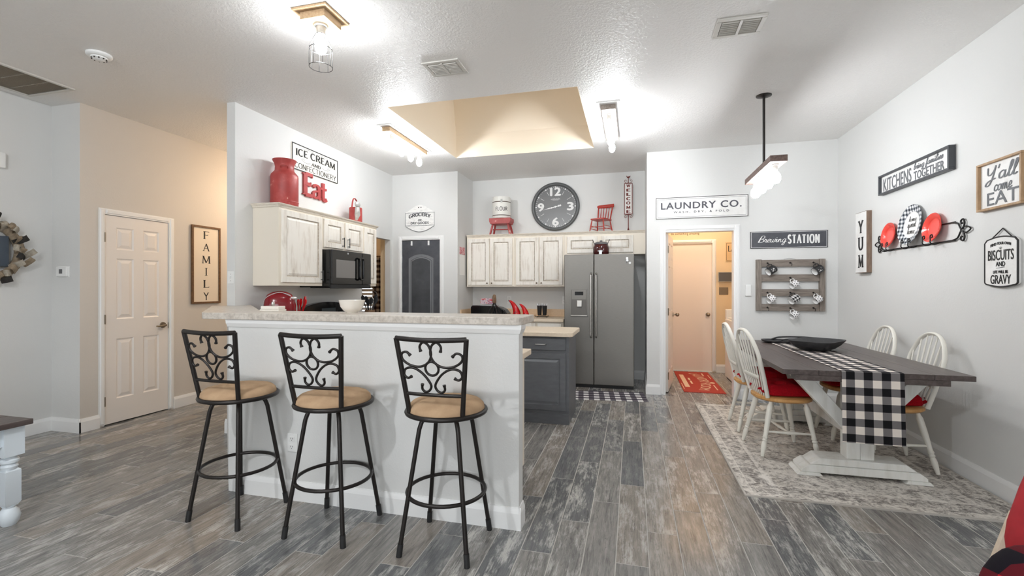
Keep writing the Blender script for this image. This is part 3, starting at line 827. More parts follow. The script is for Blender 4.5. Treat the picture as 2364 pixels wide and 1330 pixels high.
# laundry doorway: casing, open six panel door, plain door at the far wall
t1 = bpy.data.objects.new('trim_laundry_doorway', None); COL.objects.link(t1); t1.location = (0, BY, 0); t1['kind'] = 'structure'
casing(t1, LD0, LD1, LDZ, .055)
MB().box(LD0-.002, LD0+.014, -.001, T+.001, 0, LDZ).box(LD1-.014, LD1+.002, -.001, T+.001, 0, LDZ).box(LD0+.014, LD1-.014, -.001, T+.001, LDZ-.014, LDZ+.001).build('jamb', M['trim'], t1)
d3 = six_panel('door_3', .76, 1.98, (LD0+.052, BY+T+.01, .012), math.radians(81))
for s in (-1, 1):
    y = -.001 if s < 0 else .036
    MB().cyl((.70, y, .93), (.70, y+s*.008, .93), .03, n=16).cyl((.70, y, .93), (.70, y+s*.05, .93), .010).sph((.70, y+s*.06, .93), .027, 14).build('door_knob', M['nickel'], d3, smooth=40)
for z in (.2, 1.0, 1.78):
    MB().cyl((-.004, -.004, z-.045), (-.004, -.004, z+.045), .006, n=8).build('hinge', M['nickel'], d3)
d4 = bpy.data.objects.new('door_4', None); COL.objects.link(d4); d4.location = (LB0, LY, .012); d4['kind'] = 'structure'
pk = mat('cream_door_paint', (238, 226, 214), .4)
w_ = LB1-LB0
box('door_slab', pk, d4, .004, w_-.004, .01, .05, 0, 2.0)
MB().cyl((w_-.065, .012, .885), (w_-.065, -.004, .885), .03, n=16).cyl((w_-.065, 0, .885), (w_-.065, -.05, .885), .01).sph((w_-.065, -.055, .885), .028).build('door_knob', M['nickel'], d4, smooth=40)
casing(d4, 0, w_, 2.0, .055)

# side room window with blinds
wn = bpy.data.objects.new('window_1', None); COL.objects.link(wn); wn.location = (0, SY, 0); wn['kind'] = 'structure'
fm = MB()
for a, b, c, d in ((WX0-.05, WX0+.02, WZ0-.05, WZ1+.05), (WX1-.02, WX1+.05, WZ0-.05, WZ1+.05), (WX0+.02, WX1-.02, WZ0-.05, WZ0+.02), (WX0+.02, WX1-.02, WZ1-.02, WZ1+.05), ((WX0+WX1)/2-.012, (WX0+WX1)/2+.012, WZ0+.02, WZ1-.02)):
    fm.box(a, b, -.02, .03, c, d)
fm.build('window_frame', M['trim'], wn)
box('pane', M['glass'], wn, WX0+.02, WX1-.02, .06, .064, WZ0, WZ1)
bl = mat('blind_white', (240, 242, 244), .5)
for k in range(9):
    z = WZ0+.04+k*.065
    MB().add([(WX0+.022, .02, z), (WX1-.022, .02, z), (WX1-.022, .036, z+.045), (WX0+.022, .036, z+.045)], [(0, 1, 2, 3)]).build('blind_slat', bl, wn)

# ------------------------------------------------------------------ lamps
def bulb_prof(r):   # hanging bulb: (radius, z) from socket downwards
    return [(.010, 0), (.013, -.012), (r*.62, -.030), (r*.92, -.05), (r, -.07), (r*.94, -.09), (r*.7, -.108), (r*.3, -.118), (.004, -.12)]
def strip_lamp(name, label, x0, x1, y0, y1, plate, wood, group):
    r = thing(name, label, 'ceiling light', ((x0+x1)/2, (y0+y1)/2, ZC-.006), 0, group)
    w, l = (x1-x0)/2, (y1-y0)/2
    MB().box(-w, w, -l, l, -.004, .006).build('ceiling_plate', plate, r)
    MB().box(-w+.035, w-.035, -l+.05, l-.05, -.05, -.004).build('wood_board', wood, r, bevel=.003)
    for k in range(4):
        y = -l+.05 + (2*l-.1)*(k+.6)/4.2
        s = MB().lathe([(.022, -.05), (.022, -.056), (.018, -.06), (.018, -.098), (.012, -.10)], 16, (0, y, 0)).build('socket', M['galv'], r, smooth=40)
        MB().lathe([(a, z-.098) for a, z in bulb_prof(.034)], 16, (0, y, 0)).build('bulb', M['stripbulb'], s, smooth=60)
    return r
g1 = 'wooden strip lamps on the kitchen ceiling'
strip_lamp('strip_ceiling_light', 'long wooden strip ceiling light with four bulbs on the cabinet side of the light well', -2.54, -2.38, 4.26, 5.26, M['trim'], M['lightwood'], g1)
strip_lamp('strip_ceiling_light', 'long wooden strip ceiling light with four bulbs on the fridge side of the light well', -.31, -.11, 4.24, 5.26, M['trim'], M['greywood'], g1)
def caged(label, x, y, bm='bulb'):
    r = thing('caged_ceiling_light', label, 'ceiling light', (x, y, ZC-.006), math.radians(0))
    box('ceiling_plate', M['lightwood'], r, -.118, .118, -.118, .118, -.006, .006)
    box('wood_block', M['lightwood'], r, -.085, .085, -.085, .085, -.05, -.006, bevel=.003)
    s = MB().lathe([(.04, -.05), (.04, -.06), (.028, -.064), (.026, -.10), (.03, -.104), (.03, -.112), (.02, -.116)], 18).build('socket', M['galv'], r, smooth=40)
    MB().lathe([(a*1, z-.112) for a, z in bulb_prof(.036)], 16).build('bulb', M[bm], s, smooth=60)
    c = MB()
    prof = [(.03, -.108), (.045, -.14), (.066, -.19), (.068, -.24), (.068, -.31)]
    for k in range(8):
        a = 2*PI*k/8
        c.tube([(q*math.cos(a), q*math.sin(a), z) for q, z in prof], .0014, 5)
    for q, z in ((.066, -.20), (.068, -.31)):
        c.tube([(q*math.cos(2*PI*k/28), q*math.sin(2*PI*k/28), z) for k in range(28)], .0018, 5, closed=True)
    c.build('wire_cage', M['black'], r)
    return r
caged('square wooden ceiling light with a black wire bulb cage above the bar stools', -1.856, 2.473)
caged('square wooden ceiling light with a black wire bulb cage over the living area', -1.85, -.15, 'livbulb')
# pendant over the dining table
r = thing('pendant_light', 'wooden bar pendant on a grey rod with four globe bulbs above the dining table', 'pendant light', (1.108, 4.46, ZC))
MB().lathe([(.062, 0), (.062, -.006), (.03, -.014), (.012, -.02)], 24).build('canopy', M['bronze'], r, smooth=40)
zb = 2.30-ZC
MB().cyl((0, 0, -.015), (0, 0, zb+.05), .011).build('rod', M['bronze'], r, smooth=40)
box('wood_board', M['pendwood'], r, -.062, .062, -.43, .42, zb, zb+.05, bevel=.003)
for k in range(4):
    y = -.33+k*.205
    s = MB().lathe([(.026, zb), (.026, zb-.006), (.019, zb-.01), (.019, zb-.05), (.014, zb-.054)], 16, (0, y, 0)).build('socket', M['galv'], r, smooth=40)
    MB().lathe([(.014, zb-.05), (.02, zb-.06), (.034, zb-.08), (.041, zb-.105), (.038, zb-.13), (.028, zb-.148), (.006, zb-.154)], 18, (0, y, 0)).build('bulb', M['pendbulb'], s, smooth=60)
# lamps of the neighbouring rooms (hidden by walls from here)
LAST = []
def dome(label, x, y, m_, rad=.14, z=ZC):
    r = thing('dome_ceiling_light', label, 'ceiling light', (x, y, z)); LAST[:] = [r]
    MB().lathe([(rad+.01, 0), (rad+.01, -.02), (rad, -.024)], 28).build('base_ring', M['nickel'], r, smooth=40)
    MB().lathe([(rad-.005, -.02), (rad-.01, -.04), (rad*.8, -.075), (rad*.45, -.095), (.01, -.1)], 28).build('lamp_shade', m_, r, smooth=60)
dome('amber dome ceiling light hanging in the hallway behind the kitchen wall', -4.1, 5.05, M['lamphall'], .14, ZC-.22)
MB().cyl((0, 0, 0), (0, 0, .22), .012).build('stem', M['nickel'], LAST[0])
dome('amber dome ceiling light in the laundry room', 1.0, 7.15, M['lampwarm'])
dome('amber dome ceiling light in the side room with the gingham curtain', -4.5, 6.4, M['lampside'], .1)
dome('wide white dome fill light added unseen in the living area', .5, -1.1, M['fillcool'], .2)  # both living area domes are unseen, added as fill
dome('wide white dome fill light added unseen by the living area end wall', -3.3, -1.3, M['fillcool'], .2)

# ceiling vents, return grille, smoke detector
def vent(label, x, y):
    r = thing('ceiling_vent', label, 'vent', (x, y, ZC), 0, 'supply vents on the ceiling')
    MB().nest(-.145, .145, -.115, .115, [(0, 0), (0, -.006), (.02, -.012), (.03, -.012)], cap=False).build('frame', M['steelvent'], r)
    o = r.children[0] if False else None
    box('backing', M['slots'], r, -.115, .115, -.085, .085, -.002, 0)
    box('divider', M['steelvent'], r, -.008, .008, -.085, .085, -.014, -.002)
    for s in (-1, 1):
        for k in range(8):
            yy = -.076+k*.0215
            MB().add([(s*.010, yy, -.003), (s*.112, yy, -.003), (s*.112, yy+.009, -.013), (s*.010, yy+.009, -.013)], [(0, 1, 2, 3)]).build('louver', M['steelvent'], r)
    return r
def flatframe(mb, x0, x1, y0, y1, w, z0, z1):
    mb.box(x0, x1, y0, y0+w, z0, z1).box(x0, x1, y1-w, y1, z0, z1).box(x0, x0+w, y0+w, y1-w, z0, z1).box(x1-w, x1, y0+w, y1-w, z0, z1); return mb
for lab, x, y in (('white two-bank ceiling vent between the caged light and the light well', -1.375, 3.287), ('white two-bank ceiling vent on the pendant side of the ceiling', .66, 3.236)):
    r = vent(lab, x, y)
    for ch in list(COL.objects):
        if ch.parent == r and ch.name.startswith('frame'): bpy.data.objects.remove(ch)
    flatframe(MB(), -.145, .145, -.115, .115, .03, -.010, 0).build('frame', M['steelvent'], r, bevel=.003)
r = thing('return_air_grille', 'large white return air grille on the ceiling by the left wall', 'vent', (-4.80, 2.40, ZC))
flatframe(MB(), -.27, .27, -.46, .46, .03, -.014, 0).build('frame', M['steelvent'], r, bevel=.003)
box('filter', M['filter'], r, -.24, .24, -.43, .43, -.004, 0)
for k in range(5): box('crossbar', M['steelvent'], r, -.24, .24, -.30+k*.15-.004, -.30+k*.15+.004, -.008, -.004)
for k in range(30):
    xx = -.236+k*.0161
    MB().add([(xx, -.43, -.003), (xx, .43, -.003), (xx+.011, .43, -.012), (xx+.011, -.43, -.012)], [(0, 1, 2, 3)]).build('louver', M['steelvent'], r)
r = thing('smoke_detector', 'round white smoke detector on the ceiling', 'smoke detector', (-3.70, 2.48, ZC))
MB().lathe([(.075, 0), (.075, -.012), (.068, -.02), (.05, -.024)], 28).build('base', M['white'], r, smooth=40)
MB().lathe([(.05, -.022), (.048, -.03), (.03, -.042), (.01, -.044)], 24).build('sensor_cap', M['white'], r, smooth=40)
for k in range(10):
    a = 2*PI*k/10
    MB().box(-.004, .004, -.003, .003, -.004, .004).build('slot', M['slots'], r).location = (.042*math.cos(a), .042*math.sin(a), -.035)

# ------------------------------------------------------------------ bar
r = thing('bar_counter', 'raised grey laminate bar counter running along the half wall', 'counter', (0, 0, BZ+.044))
def rounded(pts, rad, n=5):
    out = []; m = len(pts)
    for i in range(m):
        p, a, b = Vector(pts[i]), Vector(pts[i-1]), Vector(pts[(i+1) % m])
        rr = rad[i] if isinstance(rad, (list, tuple)) else rad
        if rr == 0: out.append(tuple(p)); continue
        u, v = (a-p).normalized(), (b-p).normalized()
        for k in range(n+1):
            t = k/n
            q = (p+u*rr)*(1-t)**2 + p*2*t*(1-t) + (p+v*rr)*t*t
            out.append(tuple(q))
    return out
ctr = rounded([(-2.71, 2.415), (-.572, 2.415), (-.572, 2.735), (-2.55, 2.735), (-3.455, 3.60), (-3.455, 3.415), (-3.55, 3.415), (-3.625, 3.33)], [0.03, .05, 0, 0, 0, 0, 0, .02])
MB().slab(ctr, 0, .042).build('countertop', M['bartop'], r, bevel=.004)
BT = BZ+.044+.042
def outlet(label, wall, a, z, horiz=False):
    r = on_wall('wall_outlet', label, 'outlet', wall, a, z)
    box('cover_plate', M['white'], r, -.035, .035, -.006, 0, -.057, .057, bevel=.003)
    for s in (-1, 1):
        o = box('receptacle', M['white'], r, -.017, .017, -.009, -.006, s*.025-.014, s*.025+.014, bevel=.004)
        for x in (-.007, .007): box('slot', M['slots'], o, x-.0015, x+.0015, -.0095, -.009, s*.025-.002, s*.025+.008)
        box('slot', M['slots'], o, -.002, .002, -.0095, -.009, s*.025-.010, s*.025-.006)
    return r
outlet('white duplex outlet low on the bar half wall between two stools', 'bar', -2.037, .352)
outlet('white duplex outlet on the backsplash wall behind the twig tripod', 'nook', -1.83, 1.13)
outlet('white duplex outlet beside the fridge with a plugged-in cord', 'nook', -.98, 1.13)
def switch(label, wall, a, z, n=1, m_=None, w=.035):
    m_ = m_ or M['white']
    r = on_wall('light_switch', label, 'light switch', wall, a, z)
    box('cover_plate', m_, r, -w*n, w*n, -.006, 0, -.057, .057, bevel=.003)
    for k in range(n):
        x = (k-(n-1)/2)*.046
        box('toggle', m_, r, x-.005, x+.005, -.016, -.006, -.008, .012, bevel=.002)
        for s in (-1, 1): MB().cyl((x, -.006, s*.03), (x, -.0075, s*.03), .003, n=8).build('screw', M['nickel'], r)
    return r
switch('white single light switch on the free end of the kitchen wall', 'kend', -3.505, 1.405)
switch('bronze double light switch on the laundry room wall', 'laundry', 1.368, 1.263, 2, M['nickel'], .033)

# ------------------------------------------------------------------ bar stools
def make_stool(label):
    r = thing('bar_stool', label, 'bar stool', (0, 0, 0), 0, 'scrollwork bar stools along the bar')
    zs = .665
    for sx in (-1, 1):
        for sy in (-1, 1):
            k = .7071
            prof = [(.03, zs), (.095, zs-.001), (.128, zs-.018), (.146, zs-.06)]
            pts = [(sx*k*a, sy*k*a, z) for a, z in prof]
            foot = Vector((sx*.175, sy*.175, .02)); top = Vector(pts[-1])
            pts = spl(pts, 4) + [top.lerp(foot, t) for t in (.25, .5, .75, 1)]
            lg = MB().tube(pts, .0115, 10).build('leg', M['bronze'], r, smooth=50)
            MB().cyl(tuple(top.lerp(foot, .93)), (sx*.176, sy*.176, .0), .0145, n=10).build('foot_cap', M['blackmatte'], lg, smooth=40)
    MB().tube([(.198*math.cos(2*PI*k/40), .198*math.sin(2*PI*k/40), .277) for k in range(40)], .010, 8, closed=True).build('footrest_ring', M['bronze'], r, smooth=60)
    MB().lathe([(.10, zs-.012), (.10, zs+.005)], 24).build('swivel_plate', M['bronze'], r, smooth=40)
    MB().tube([(.2*math.cos(2*PI*k/48), .2*math.sin(2*PI*k/48), .685) for k in range(48)], .0125, 8, closed=True).build('seat_ring', M['bronze'], r, smooth=60)
    MB().lathe([(.19, .672), (.196, .695), (.192, .715), (.175, .731), (.13, .742), (.06, .746), (.005, .747)], 40).build('seat_cushion', M['suede'], r, smooth=60)
    # back frame: plane leaning outward (towards -Y)
    def bp(x, z):           # x along the frame, z height -> local 3D with lean and slight bow
        t = (z-.69)/(1.07-.69)
        return (x, -.135-.062*t-.012*(1-(x/.185)**2)*t*1.0, z)
    hw = lambda z: .138+(.180-.138)*(z-.69)/(1.07-.69)
    for s in (-1, 1):
        MB().tube([bp(s*hw(z), z) if False else (s*hw(z), -.135-.062*(z-.69)/.38, z) for z in (.68, .78, .88, .98, 1.07)], .0125, 10).build('back_post', M['bronze'], r, smooth=50)
    MB().tube([(x, -.197-.018*(1-(x/.18)**2), 1.07-.006*(1-(x/.18)**2)) for x in [-.18+.36*k/12 for k in range(13)]], .0125, 10).build('top_rail', M['bronze'], r, smooth=50)
    zl = .795; a = hw(zl)
    MB().tube([(x, -.152-.012*(1-(x/a)**2), zl) for x in [-a+2*a*k/10 for k in range(11)]], .009, 8).build('lower_rail', M['bronze'], r, smooth=50)
    c = .925
    MB().tube([bp(.034*math.cos(2*PI*k/24), c+.034*math.sin(2*PI*k/24)) for k in range(24)], .0062, 8, closed=True).build('scroll_ring', M['bronze'], r, smooth=60)
    up = [(.046,.082),(.05,.108),(.03,.128),(.004,.112),(-.006,.07),(.012,.03),(.055,.008),(.11,.014),(.148,.04),(.150,.068),(.125,.078),(.103,.06)]
    lo = [(.106,-.043),(.128,-.052),(.146,-.034),(.134,-.006),(.092,0),(.044,-.028),(.008,-.078),(.014,-.106),(.036,-.118),(.054,-.104),(.052,-.078)]
    for s in (-1, 1):
        for q in (up, lo):
            pts = [bp(s*(p.x+.004), c+p.y) for p in spl(q, 4)]
            n = len(pts)
            MB().tube(pts, [.0085 if (i < 2 or i > n-3) else .0062 for i in range(n)], 8).build('scroll', M['bronze'], r, smooth=60)
    return r
s0 = make_stool('black metal bar stool with scrolled back standing at the rounded open end of the bar')
s0.location = (-.925, 2.228, 0)
dup(s0, (-1.588, 2.228, 0), 0, 'black metal bar stool with scrolled back standing between the two other stools')
dup(s0, (-2.232, 2.236, 0), math.radians(-2), 'black metal bar stool with scrolled back standing at the hallway end of the bar')

# ------------------------------------------------------------------ kitchen cabinets
def cab_door(root, x0, x1, z0, z1, y, mat_=None, fr=.055, name='door', t=.018):
    mt = mat_ or M['glaze']
    d = MB().nest(x0, x1, z0, z1, [(0, y), (0, y-t+.004), (.004, y-t), (fr, y-t)], cap=False).build(name, mt, root)
    MB().nest(x0, x1, z0, z1, [(fr, y-t), (fr+.006, y-t+.008), (fr+.014, y-t+.008)], cap=False).build('panel_groove', M['groove2'] if mt is M['glaze'] else mt, d)
    MB().nest(x0, x1, z0, z1, [(fr+.014, y-t+.008), (fr+.034, y-t+.001), (fr+.036, y-t+.001)]).build('raised_panel', mt, d)
    return d
def bar_pull(door, x, z0, z1, y, m_=None):
    m_ = m_ or M['black']
    MB().cyl((x, y-.028, z0), (x, y-.028, z1), .005, n=8).cyl((x, y, z0+.015), (x, y-.028, z0+.015), .004, n=8).cyl((x, y, z1-.015), (x, y-.028, z1-.015), .004, n=8).build('handle', m_, door, smooth=40)
def knob(door, x, z, y, m_):
    MB().cyl((x, y, z), (x, y-.012, z), .005, n=10).sph((x, y-.018, z), .011, 12).build('knob', m_, door, smooth=50)
CT, CB = 2.062, 1.332
def upper(name, label, wall, a0, a1, z0, depth, doors, grp, pull=None):
    r = on_wall(name, label, 'cabinet', wall, a0, 0, grp)
    box('body', M['cabbody'], r, .001, a1-a0-.001, -depth, -.002, z0, CT)
    for x0, x1, dz0, dz1, hx in doors:
        d = cab_door(r, x0-a0, x1-a0, dz0, dz1, -depth)
        if pull == 'bar':
            bar_pull(d, hx-a0, dz0+.02, dz0+.13, -depth-.018)
        elif pull: knob(d, hx-a0, dz0+.03, -depth-.018, pull)
    return r
gk = 'glazed cream wall cabinets'
upper('wall_cabinet', 'cream glazed wall cabinet with one large door under the red milk can', 'kitchen', 3.618, 4.245, CB, .29, [(3.648, 4.225, 1.362, 2.046, 4.2)], gk, 'bar')
upper('wall_cabinet', 'short cream glazed wall cabinet with two small doors over the microwave', 'kitchen', 4.245, 5.005, 1.722, .29, [(4.262, 4.605, 1.745, 2.046, 4.57), (4.635, 4.985, 1.745, 2.046, 4.672)], gk, 'bar')
upper('wall_cabinet', 'narrow cream glazed wall cabinet between the microwave and the side room opening', 'kitchen', 5.005, 5.306, CB, .29, [(5.022, 5.29, 1.362, 2.046, 5.04)], gk, 'bar')
kn = mat('aged_brass', (96, 80, 58), .4, .8)
upper('wall_cabinet', 'cream glazed wall cabinet with two tall doors beside the hanging calendar', 'nook', -2.40, -1.665, CB, .33, [(-2.379, -2.046, 1.352, 2.04, -2.075), (-2.034, -1.696, 1.352, 2.04, -2.005)], gk, kn)
upper('wall_cabinet', 'cream glazed wall cabinet with two tall doors beside the fridge', 'nook', -1.665, -.935, CB, .33, [(-1.64, -1.303, 1.352, 2.04, -1.33), (-1.291, -.958, 1.352, 2.04, -1.262)], gk, kn)
upper('wall_cabinet', 'low wide cream glazed cabinet with two doors above the fridge', 'nook', -.935, .173, 1.775, .33, [(-.896, -.47, 1.80, 2.035, 0), (-.415, .013, 1.80, 2.035, 0)], gk)
cprof = [(0, CT), (.002, CT), (.008, CT+.006), (.012, CT+.016), (.026, CT+.028), (.03, CT+.038), (0, CT+.038)]
def crown(name, pts):
    n = len(pts)
    return strip(name, pts, cprof, M['crown'])
crown('trim_crown_kitchen', [(KX+.002, 3.618), (KX+.29, 3.618), (KX+.29, 5.306), (KX+.002, 5.306)])
crown('trim_crown_nook', [(-2.40, NY-.33), (.172, NY-.33)])
# level deck on top of the cabinets, flush with the crown
DK = CT+.038
struct('trim_deck_kitchen', MB().box(KX+.002, KX+.29, 3.618, 5.306, CT+.002, DK), M['cabbody'])
struct('trim_deck_nook', MB().box(-2.40, .172, NY-.33, NY-.002, CT+.002, DK), M['cabbody'])

# microwave under the short cabinet
r = thing('microwave', 'black over-the-range microwave with a grey window and loop handle', 'microwave', (KX, 4.25, 1.305), PI/2)
w_, h_, dp = .755, .413, .375
box('body', M['blackgloss'], r, .002, w_-.002, -dp, -.003, .012, h_, bevel=.004)
dr = box('door', M['blackgloss'], r, .0, .565, -dp-.03, -dp-.002, .045, h_, bevel=.008)
wg = mat('microwave_window', (116, 114, 112), .15)
box('window', wg, dr, .07, .42, -dp-.032, -dp-.030, .115, .31)
hd = MB().tube(rounded([(.47, .10), (.545, .10), (.545, .34), (.47, .34)], .03) and [(x, -dp-.06, z) for x, z in rounded([(.475, .10), (.545, .10), (.545, .345), (.475, .345)], .028)], .011, 8, closed=True)
hd.cyl((.51, -dp-.03, .11), (.51, -dp-.06, .10), .01).cyl((.51, -dp-.03, .335), (.51, -dp-.06, .345), .01)
hd.build('handle', M['blackgloss'], dr, smooth=50)
box('control_panel', M['blackgloss'], r, .57, w_, -dp-.03, -dp-.002, .045, h_, bevel=.008)
box('lower_grille', M['blackmatte'], r, .0, w_, -dp-.024, -dp-.002, .0, .042, bevel=.004)
box('badge', M['silver'], dr, .275, .292, -dp-.0315, -dp-.030, h_-.035, h_-.018)
box('vent_filter', M['blackmatte'], r, .05, w_-.05, -dp+.02, -.10, .004, .012)

# base cabinets and worktops (mostly hidden behind the bar)
WTZ = .885
def base_cab(label, loc, rotz, w, d, mat_, doors=1, toe=True, name='base_cabinet', drawer=True, pull=M['steel']):
    r = thing(name, label, 'cabinet', loc, rotz)
    box('body', mat_, r, .001, w-.001, -d, -.004, .10, WTZ-.04)
    box('toe_kick', M['blackmatte'] if mat_ is not M['island'] else M['island'], r, .002, w-.002, -d+(.06 if toe else -.004), -.01, .0, .099)
    for k in range(doors):
        x0, x1 = .03+k*(w-.03)/doors, (k+1)*(w-.03)/doors
        dz = WTZ-.20 if drawer else WTZ-.06
        dd = cab_door(r, x0, x1, .13, dz, -d, M['glaze'] if mat_ is not M['island'] else M['island'])
        if drawer:
            q = MB().nest(x0, x1, WTZ-.175, WTZ-.06, [(0, -d), (0, -d-.014), (.004, -d-.018), (.012, -d-.018)]).build('drawer', M['glaze'] if mat_ is not M['island'] else M['island'], r)
            xm = (x0+x1)/2; zz = WTZ-.117
            MB().tube(spl([(xm-.05, -d-.018, zz), (xm-.045, -d-.04, zz), (xm, -d-.044, zz), (xm+.045, -d-.04, zz), (xm+.05, -d-.018, zz)], 3), .005, 8).build('handle', pull, q, smooth=50)
    return r
base_cab('charcoal island cabinet with one drawer over one panelled door facing the bar', (-1.13, 4.99, 0), 0, .545, .56, M['island'], toe=False)
base_cab('charcoal island cabinet on the hallway side of the island', (-1.68, 4.99, 0), 0, .548, .56, M['island'], toe=False)
r = thing('island_worktop', 'cream laminate worktop with rounded corners on the charcoal island', 'worktop', (0, 0, WTZ-.04))
MB().slab(rounded([(-1.75, 4.375), (-.545, 4.375), (-.545, 5.035), (-1.75, 5.035)], .05), 0, .04).build('countertop', M['ktop'], r, bevel=.005)
base_cab('cream base cabinet under the back worktop beside the fridge', (-1.66, NY-.004, 0), 0, .755, .59, M['cabbody'], 2)
base_cab('cream base cabinet under the back worktop by the pantry corner', (-2.415, NY-.004, 0), 0, .753, .59, M['cabbody'], 2)
r = thing('back_worktop', 'cream laminate worktop with a tan backsplash strip beside the fridge', 'worktop', (0, 0, WTZ-.04))
box('countertop', M['ktop'], r, NX+.003, -.90, NY-.635, NY-.004, 0, .04, bevel=.005)
struct('trim_backsplash_back', MB().box(NX+.003, -.90, NY-.024, NY-.004, WTZ+.0005, WTZ+.11), M['oakback'], bevel=.002)
struct('trim_backsplash_side', MB().box(NX+.003, NX+.023, NY-.56, NY-.026, WTZ+.0005, WTZ+.11), M['oakback'], bevel=.002)
base_cab('cream base cabinet on the kitchen side of the bar', (-.72, 2.54, 0), PI, 1.2, .58, M['cabbody'], 2)
r = thing('bar_worktop', 'cream laminate worktop on the kitchen side of the bar', 'worktop', (0, 0, WTZ-.04))
box('countertop', M['ktop'], r, -2.45, -.685, 2.538, 3.185, 0, .04, bevel=.005)
base_cab('cream base cabinet between the bar corner and the range', (KX+.003, 3.62, 0), PI/2, .62, .59, M['cabbody'], 1)
base_cab('cream base cabinet past the range by the side room opening', (KX+.003, 5.02, 0), PI/2, .38, .59, M['cabbody'], 1)
for lab, a, b in (('cream worktop between the bar corner and the black range', 3.53, 4.245), ('short cream worktop past the black range', 5.015, 5.41)):
    r = thing('side_worktop', lab, 'worktop', (0, 0, WTZ-.04))
    box('countertop', M['ktop'], r, KX+.003, KX+.63, a, b, 0, .04, bevel=.005)
    struct('trim_backsplash_range', MB().box(KX+.003, KX+.02, a, b, WTZ+.0005, WTZ+.10), M['ktop'], bevel=.002)
# range
r = thing('range', 'black electric range with a tall control backguard under the microwave', 'stove', (KX+.003, 4.25, 0), PI/2)
w_ = .76
box('body', M['blackgloss'], r, .003, w_-.003, -.62, -.02, .03, .89)
box('cooktop', M['blackgloss'], r, .0, w_, -.64, -.06, .892, .91, bevel=.004)
bg = MB().prism([(.0, .89), (w_, .89), (w_, 1.10)] + [(w_*(1-k/12), 1.10+.052*math.sin(PI*k/12)**.7 if 0 < k < 12 else 1.10) for k in range(13)] + [(0, 1.10)], -.075, -.01)
bg.build('backguard', M['blackgloss'], r, bevel=.004)
box('display', mat('range_display', (70, 76, 78), .1), r, .27, .52, -.0775, -.075, .98, 1.08)
for x in (.07, .14, .62, .69):
    MB().cyl((x, -.075, 1.03), (x, -.10, 1.03), .021, .017, 16).build('control_knob', M['blackgloss'], r, smooth=40)
box('oven_door', M['blackgloss'], r, .01, w_-.01, -.645, -.622, .16, .80, bevel=.006)
MB().cyl((.06, -.685, .76), (w_-.06, -.685, .76), .011).cyl((.1, -.645, .76), (.1, -.685, .76), .008).cyl((w_-.1, -.645, .76), (w_-.1, -.685, .76), .008).build('oven_handle', M['steel'], r, smooth=40)
for x in (.05, w_-.05):
    for y in (-.58, -.08): MB().cyl((x, y, 0), (x, y, .032), .02, n=10).build('foot', M['blackmatte'], r)

# fridge
r = thing('refrigerator', 'slate grey side-by-side refrigerator with ice dispenser and long steel handles', 'refrigerator', (-.874, 6.84, 0))
w_, H_ = .897, 1.752
FD = 6.84-6.145
box('body', M['slatedark'], r, .004, w_-.004, -FD+.075, 0, .03, H_-.012, bevel=.004)
sp = .387
ld = box('freezer_door', M['slate'], r, 0, sp-.003, -FD, -FD+.07, .045, H_, bevel=.008)
rd = box('fridge_door', M['slate'], r, sp+.003, w_, -FD, -FD+.07, .045, H_, bevel=.008)
box('base_grille', M['blackmatte'], r, .01, w_-.01, -FD+.03, -FD+.075, .0, .043)
for d_, x in ((ld, sp-.035), (rd, sp+.032)):
    MB().tube([(x, -FD, .70), (x, -FD-.04, .668), (x, -FD-.055, .69)] + [(x, -FD-.055, z) for z in (.9, 1.1, 1.3, 1.48)] + [(x, -FD-.04, 1.502), (x, -FD, 1.47)], (.0115), 10).build('handle', M['steel'], d_, smooth=50)
dp_ = thing if False else None
MB().nest(.083, .307, .935, 1.30, [(0, -FD-.001), (.0, -FD-.010), (.012, -FD-.010), (.016, -FD-.004)], cap=False).build('dispenser_frame', M['slate'], ld)
box('dispenser_recess', M['slatedark'], ld, .098, .292, -FD-.004, -FD-.001, .955, 1.16)
box('dispenser_panel', M['slate'], ld, .098, .292, -FD-.008, -FD-.001, 1.16, 1.288)
box('dispenser_display', M['blackgloss'], ld, .14, .25, -FD-.0095, -FD-.008, 1.215, 1.262)
box('dispenser_paddle', M['steel'], ld, .165, .235, -FD-.020, -FD-.004, 1.06, 1.15, bevel=.006)
box('drip_tray', M['steel'], ld, .085, .305, -FD-.022, -FD-.001, .938, .955, bevel=.004)
box('badge', M['steel'], rd, w_-.10, w_-.075, -FD-.002, -FD, 1.68, 1.705)
for lab, x, z, q in (('small round pale magnet with a tag on the fridge door corner', -.063, 1.665, 1), ('small round white magnet on the fridge door corner', -.03, 1.632, 0)):
    o = thing('fridge_magnet', lab, 'magnet', (x, 6.145, z))
    MB().cyl((0, 0, 0), (0, -.008, 0), .016, .014, 16).build('disc', M['white'] if not q else M['silver'], o, smooth=40)
    if q: MB().tube([(0, -.003, -.014), (-.012, -.003, -.035)], .003, 6).build('tag_string', M['greyplastic'], o)
# drink jar on the fridge
r = thing('drink_dispenser', 'dark red glass drink dispenser with grey lid and clear tap on the fridge', 'drink dispenser', (-.41, 6.40, H_))
MB().lathe([(.085, .0), (.10, .012), (.108, .05), (.108, .105), (.095, .135), (.088, .145)], 28).build('jar', M['jar'], r, smooth=50)
MB().lathe([(.092, .146), (.094, .168), (.06, .182), (.02, .186), (.016, .196), (.02, .2), (.004, .204)], 28).build('lid', M['greyplastic'], r, smooth=40)
for s in (-1, 1): MB().tube([(s*.088, 0, .16), (s*.10, 0, .185), (s*.115, 0, .215)], .004, 6).build('lid_clip', M['black'], r)
box('tap', M['silver'], r, -.02, .02, -.145, -.105, .0, .06, bevel=.006)
MB().cyl((-.035, -.125, .05), (.035, -.125, .05), .008).build('tap_lever', M['silver'], r)

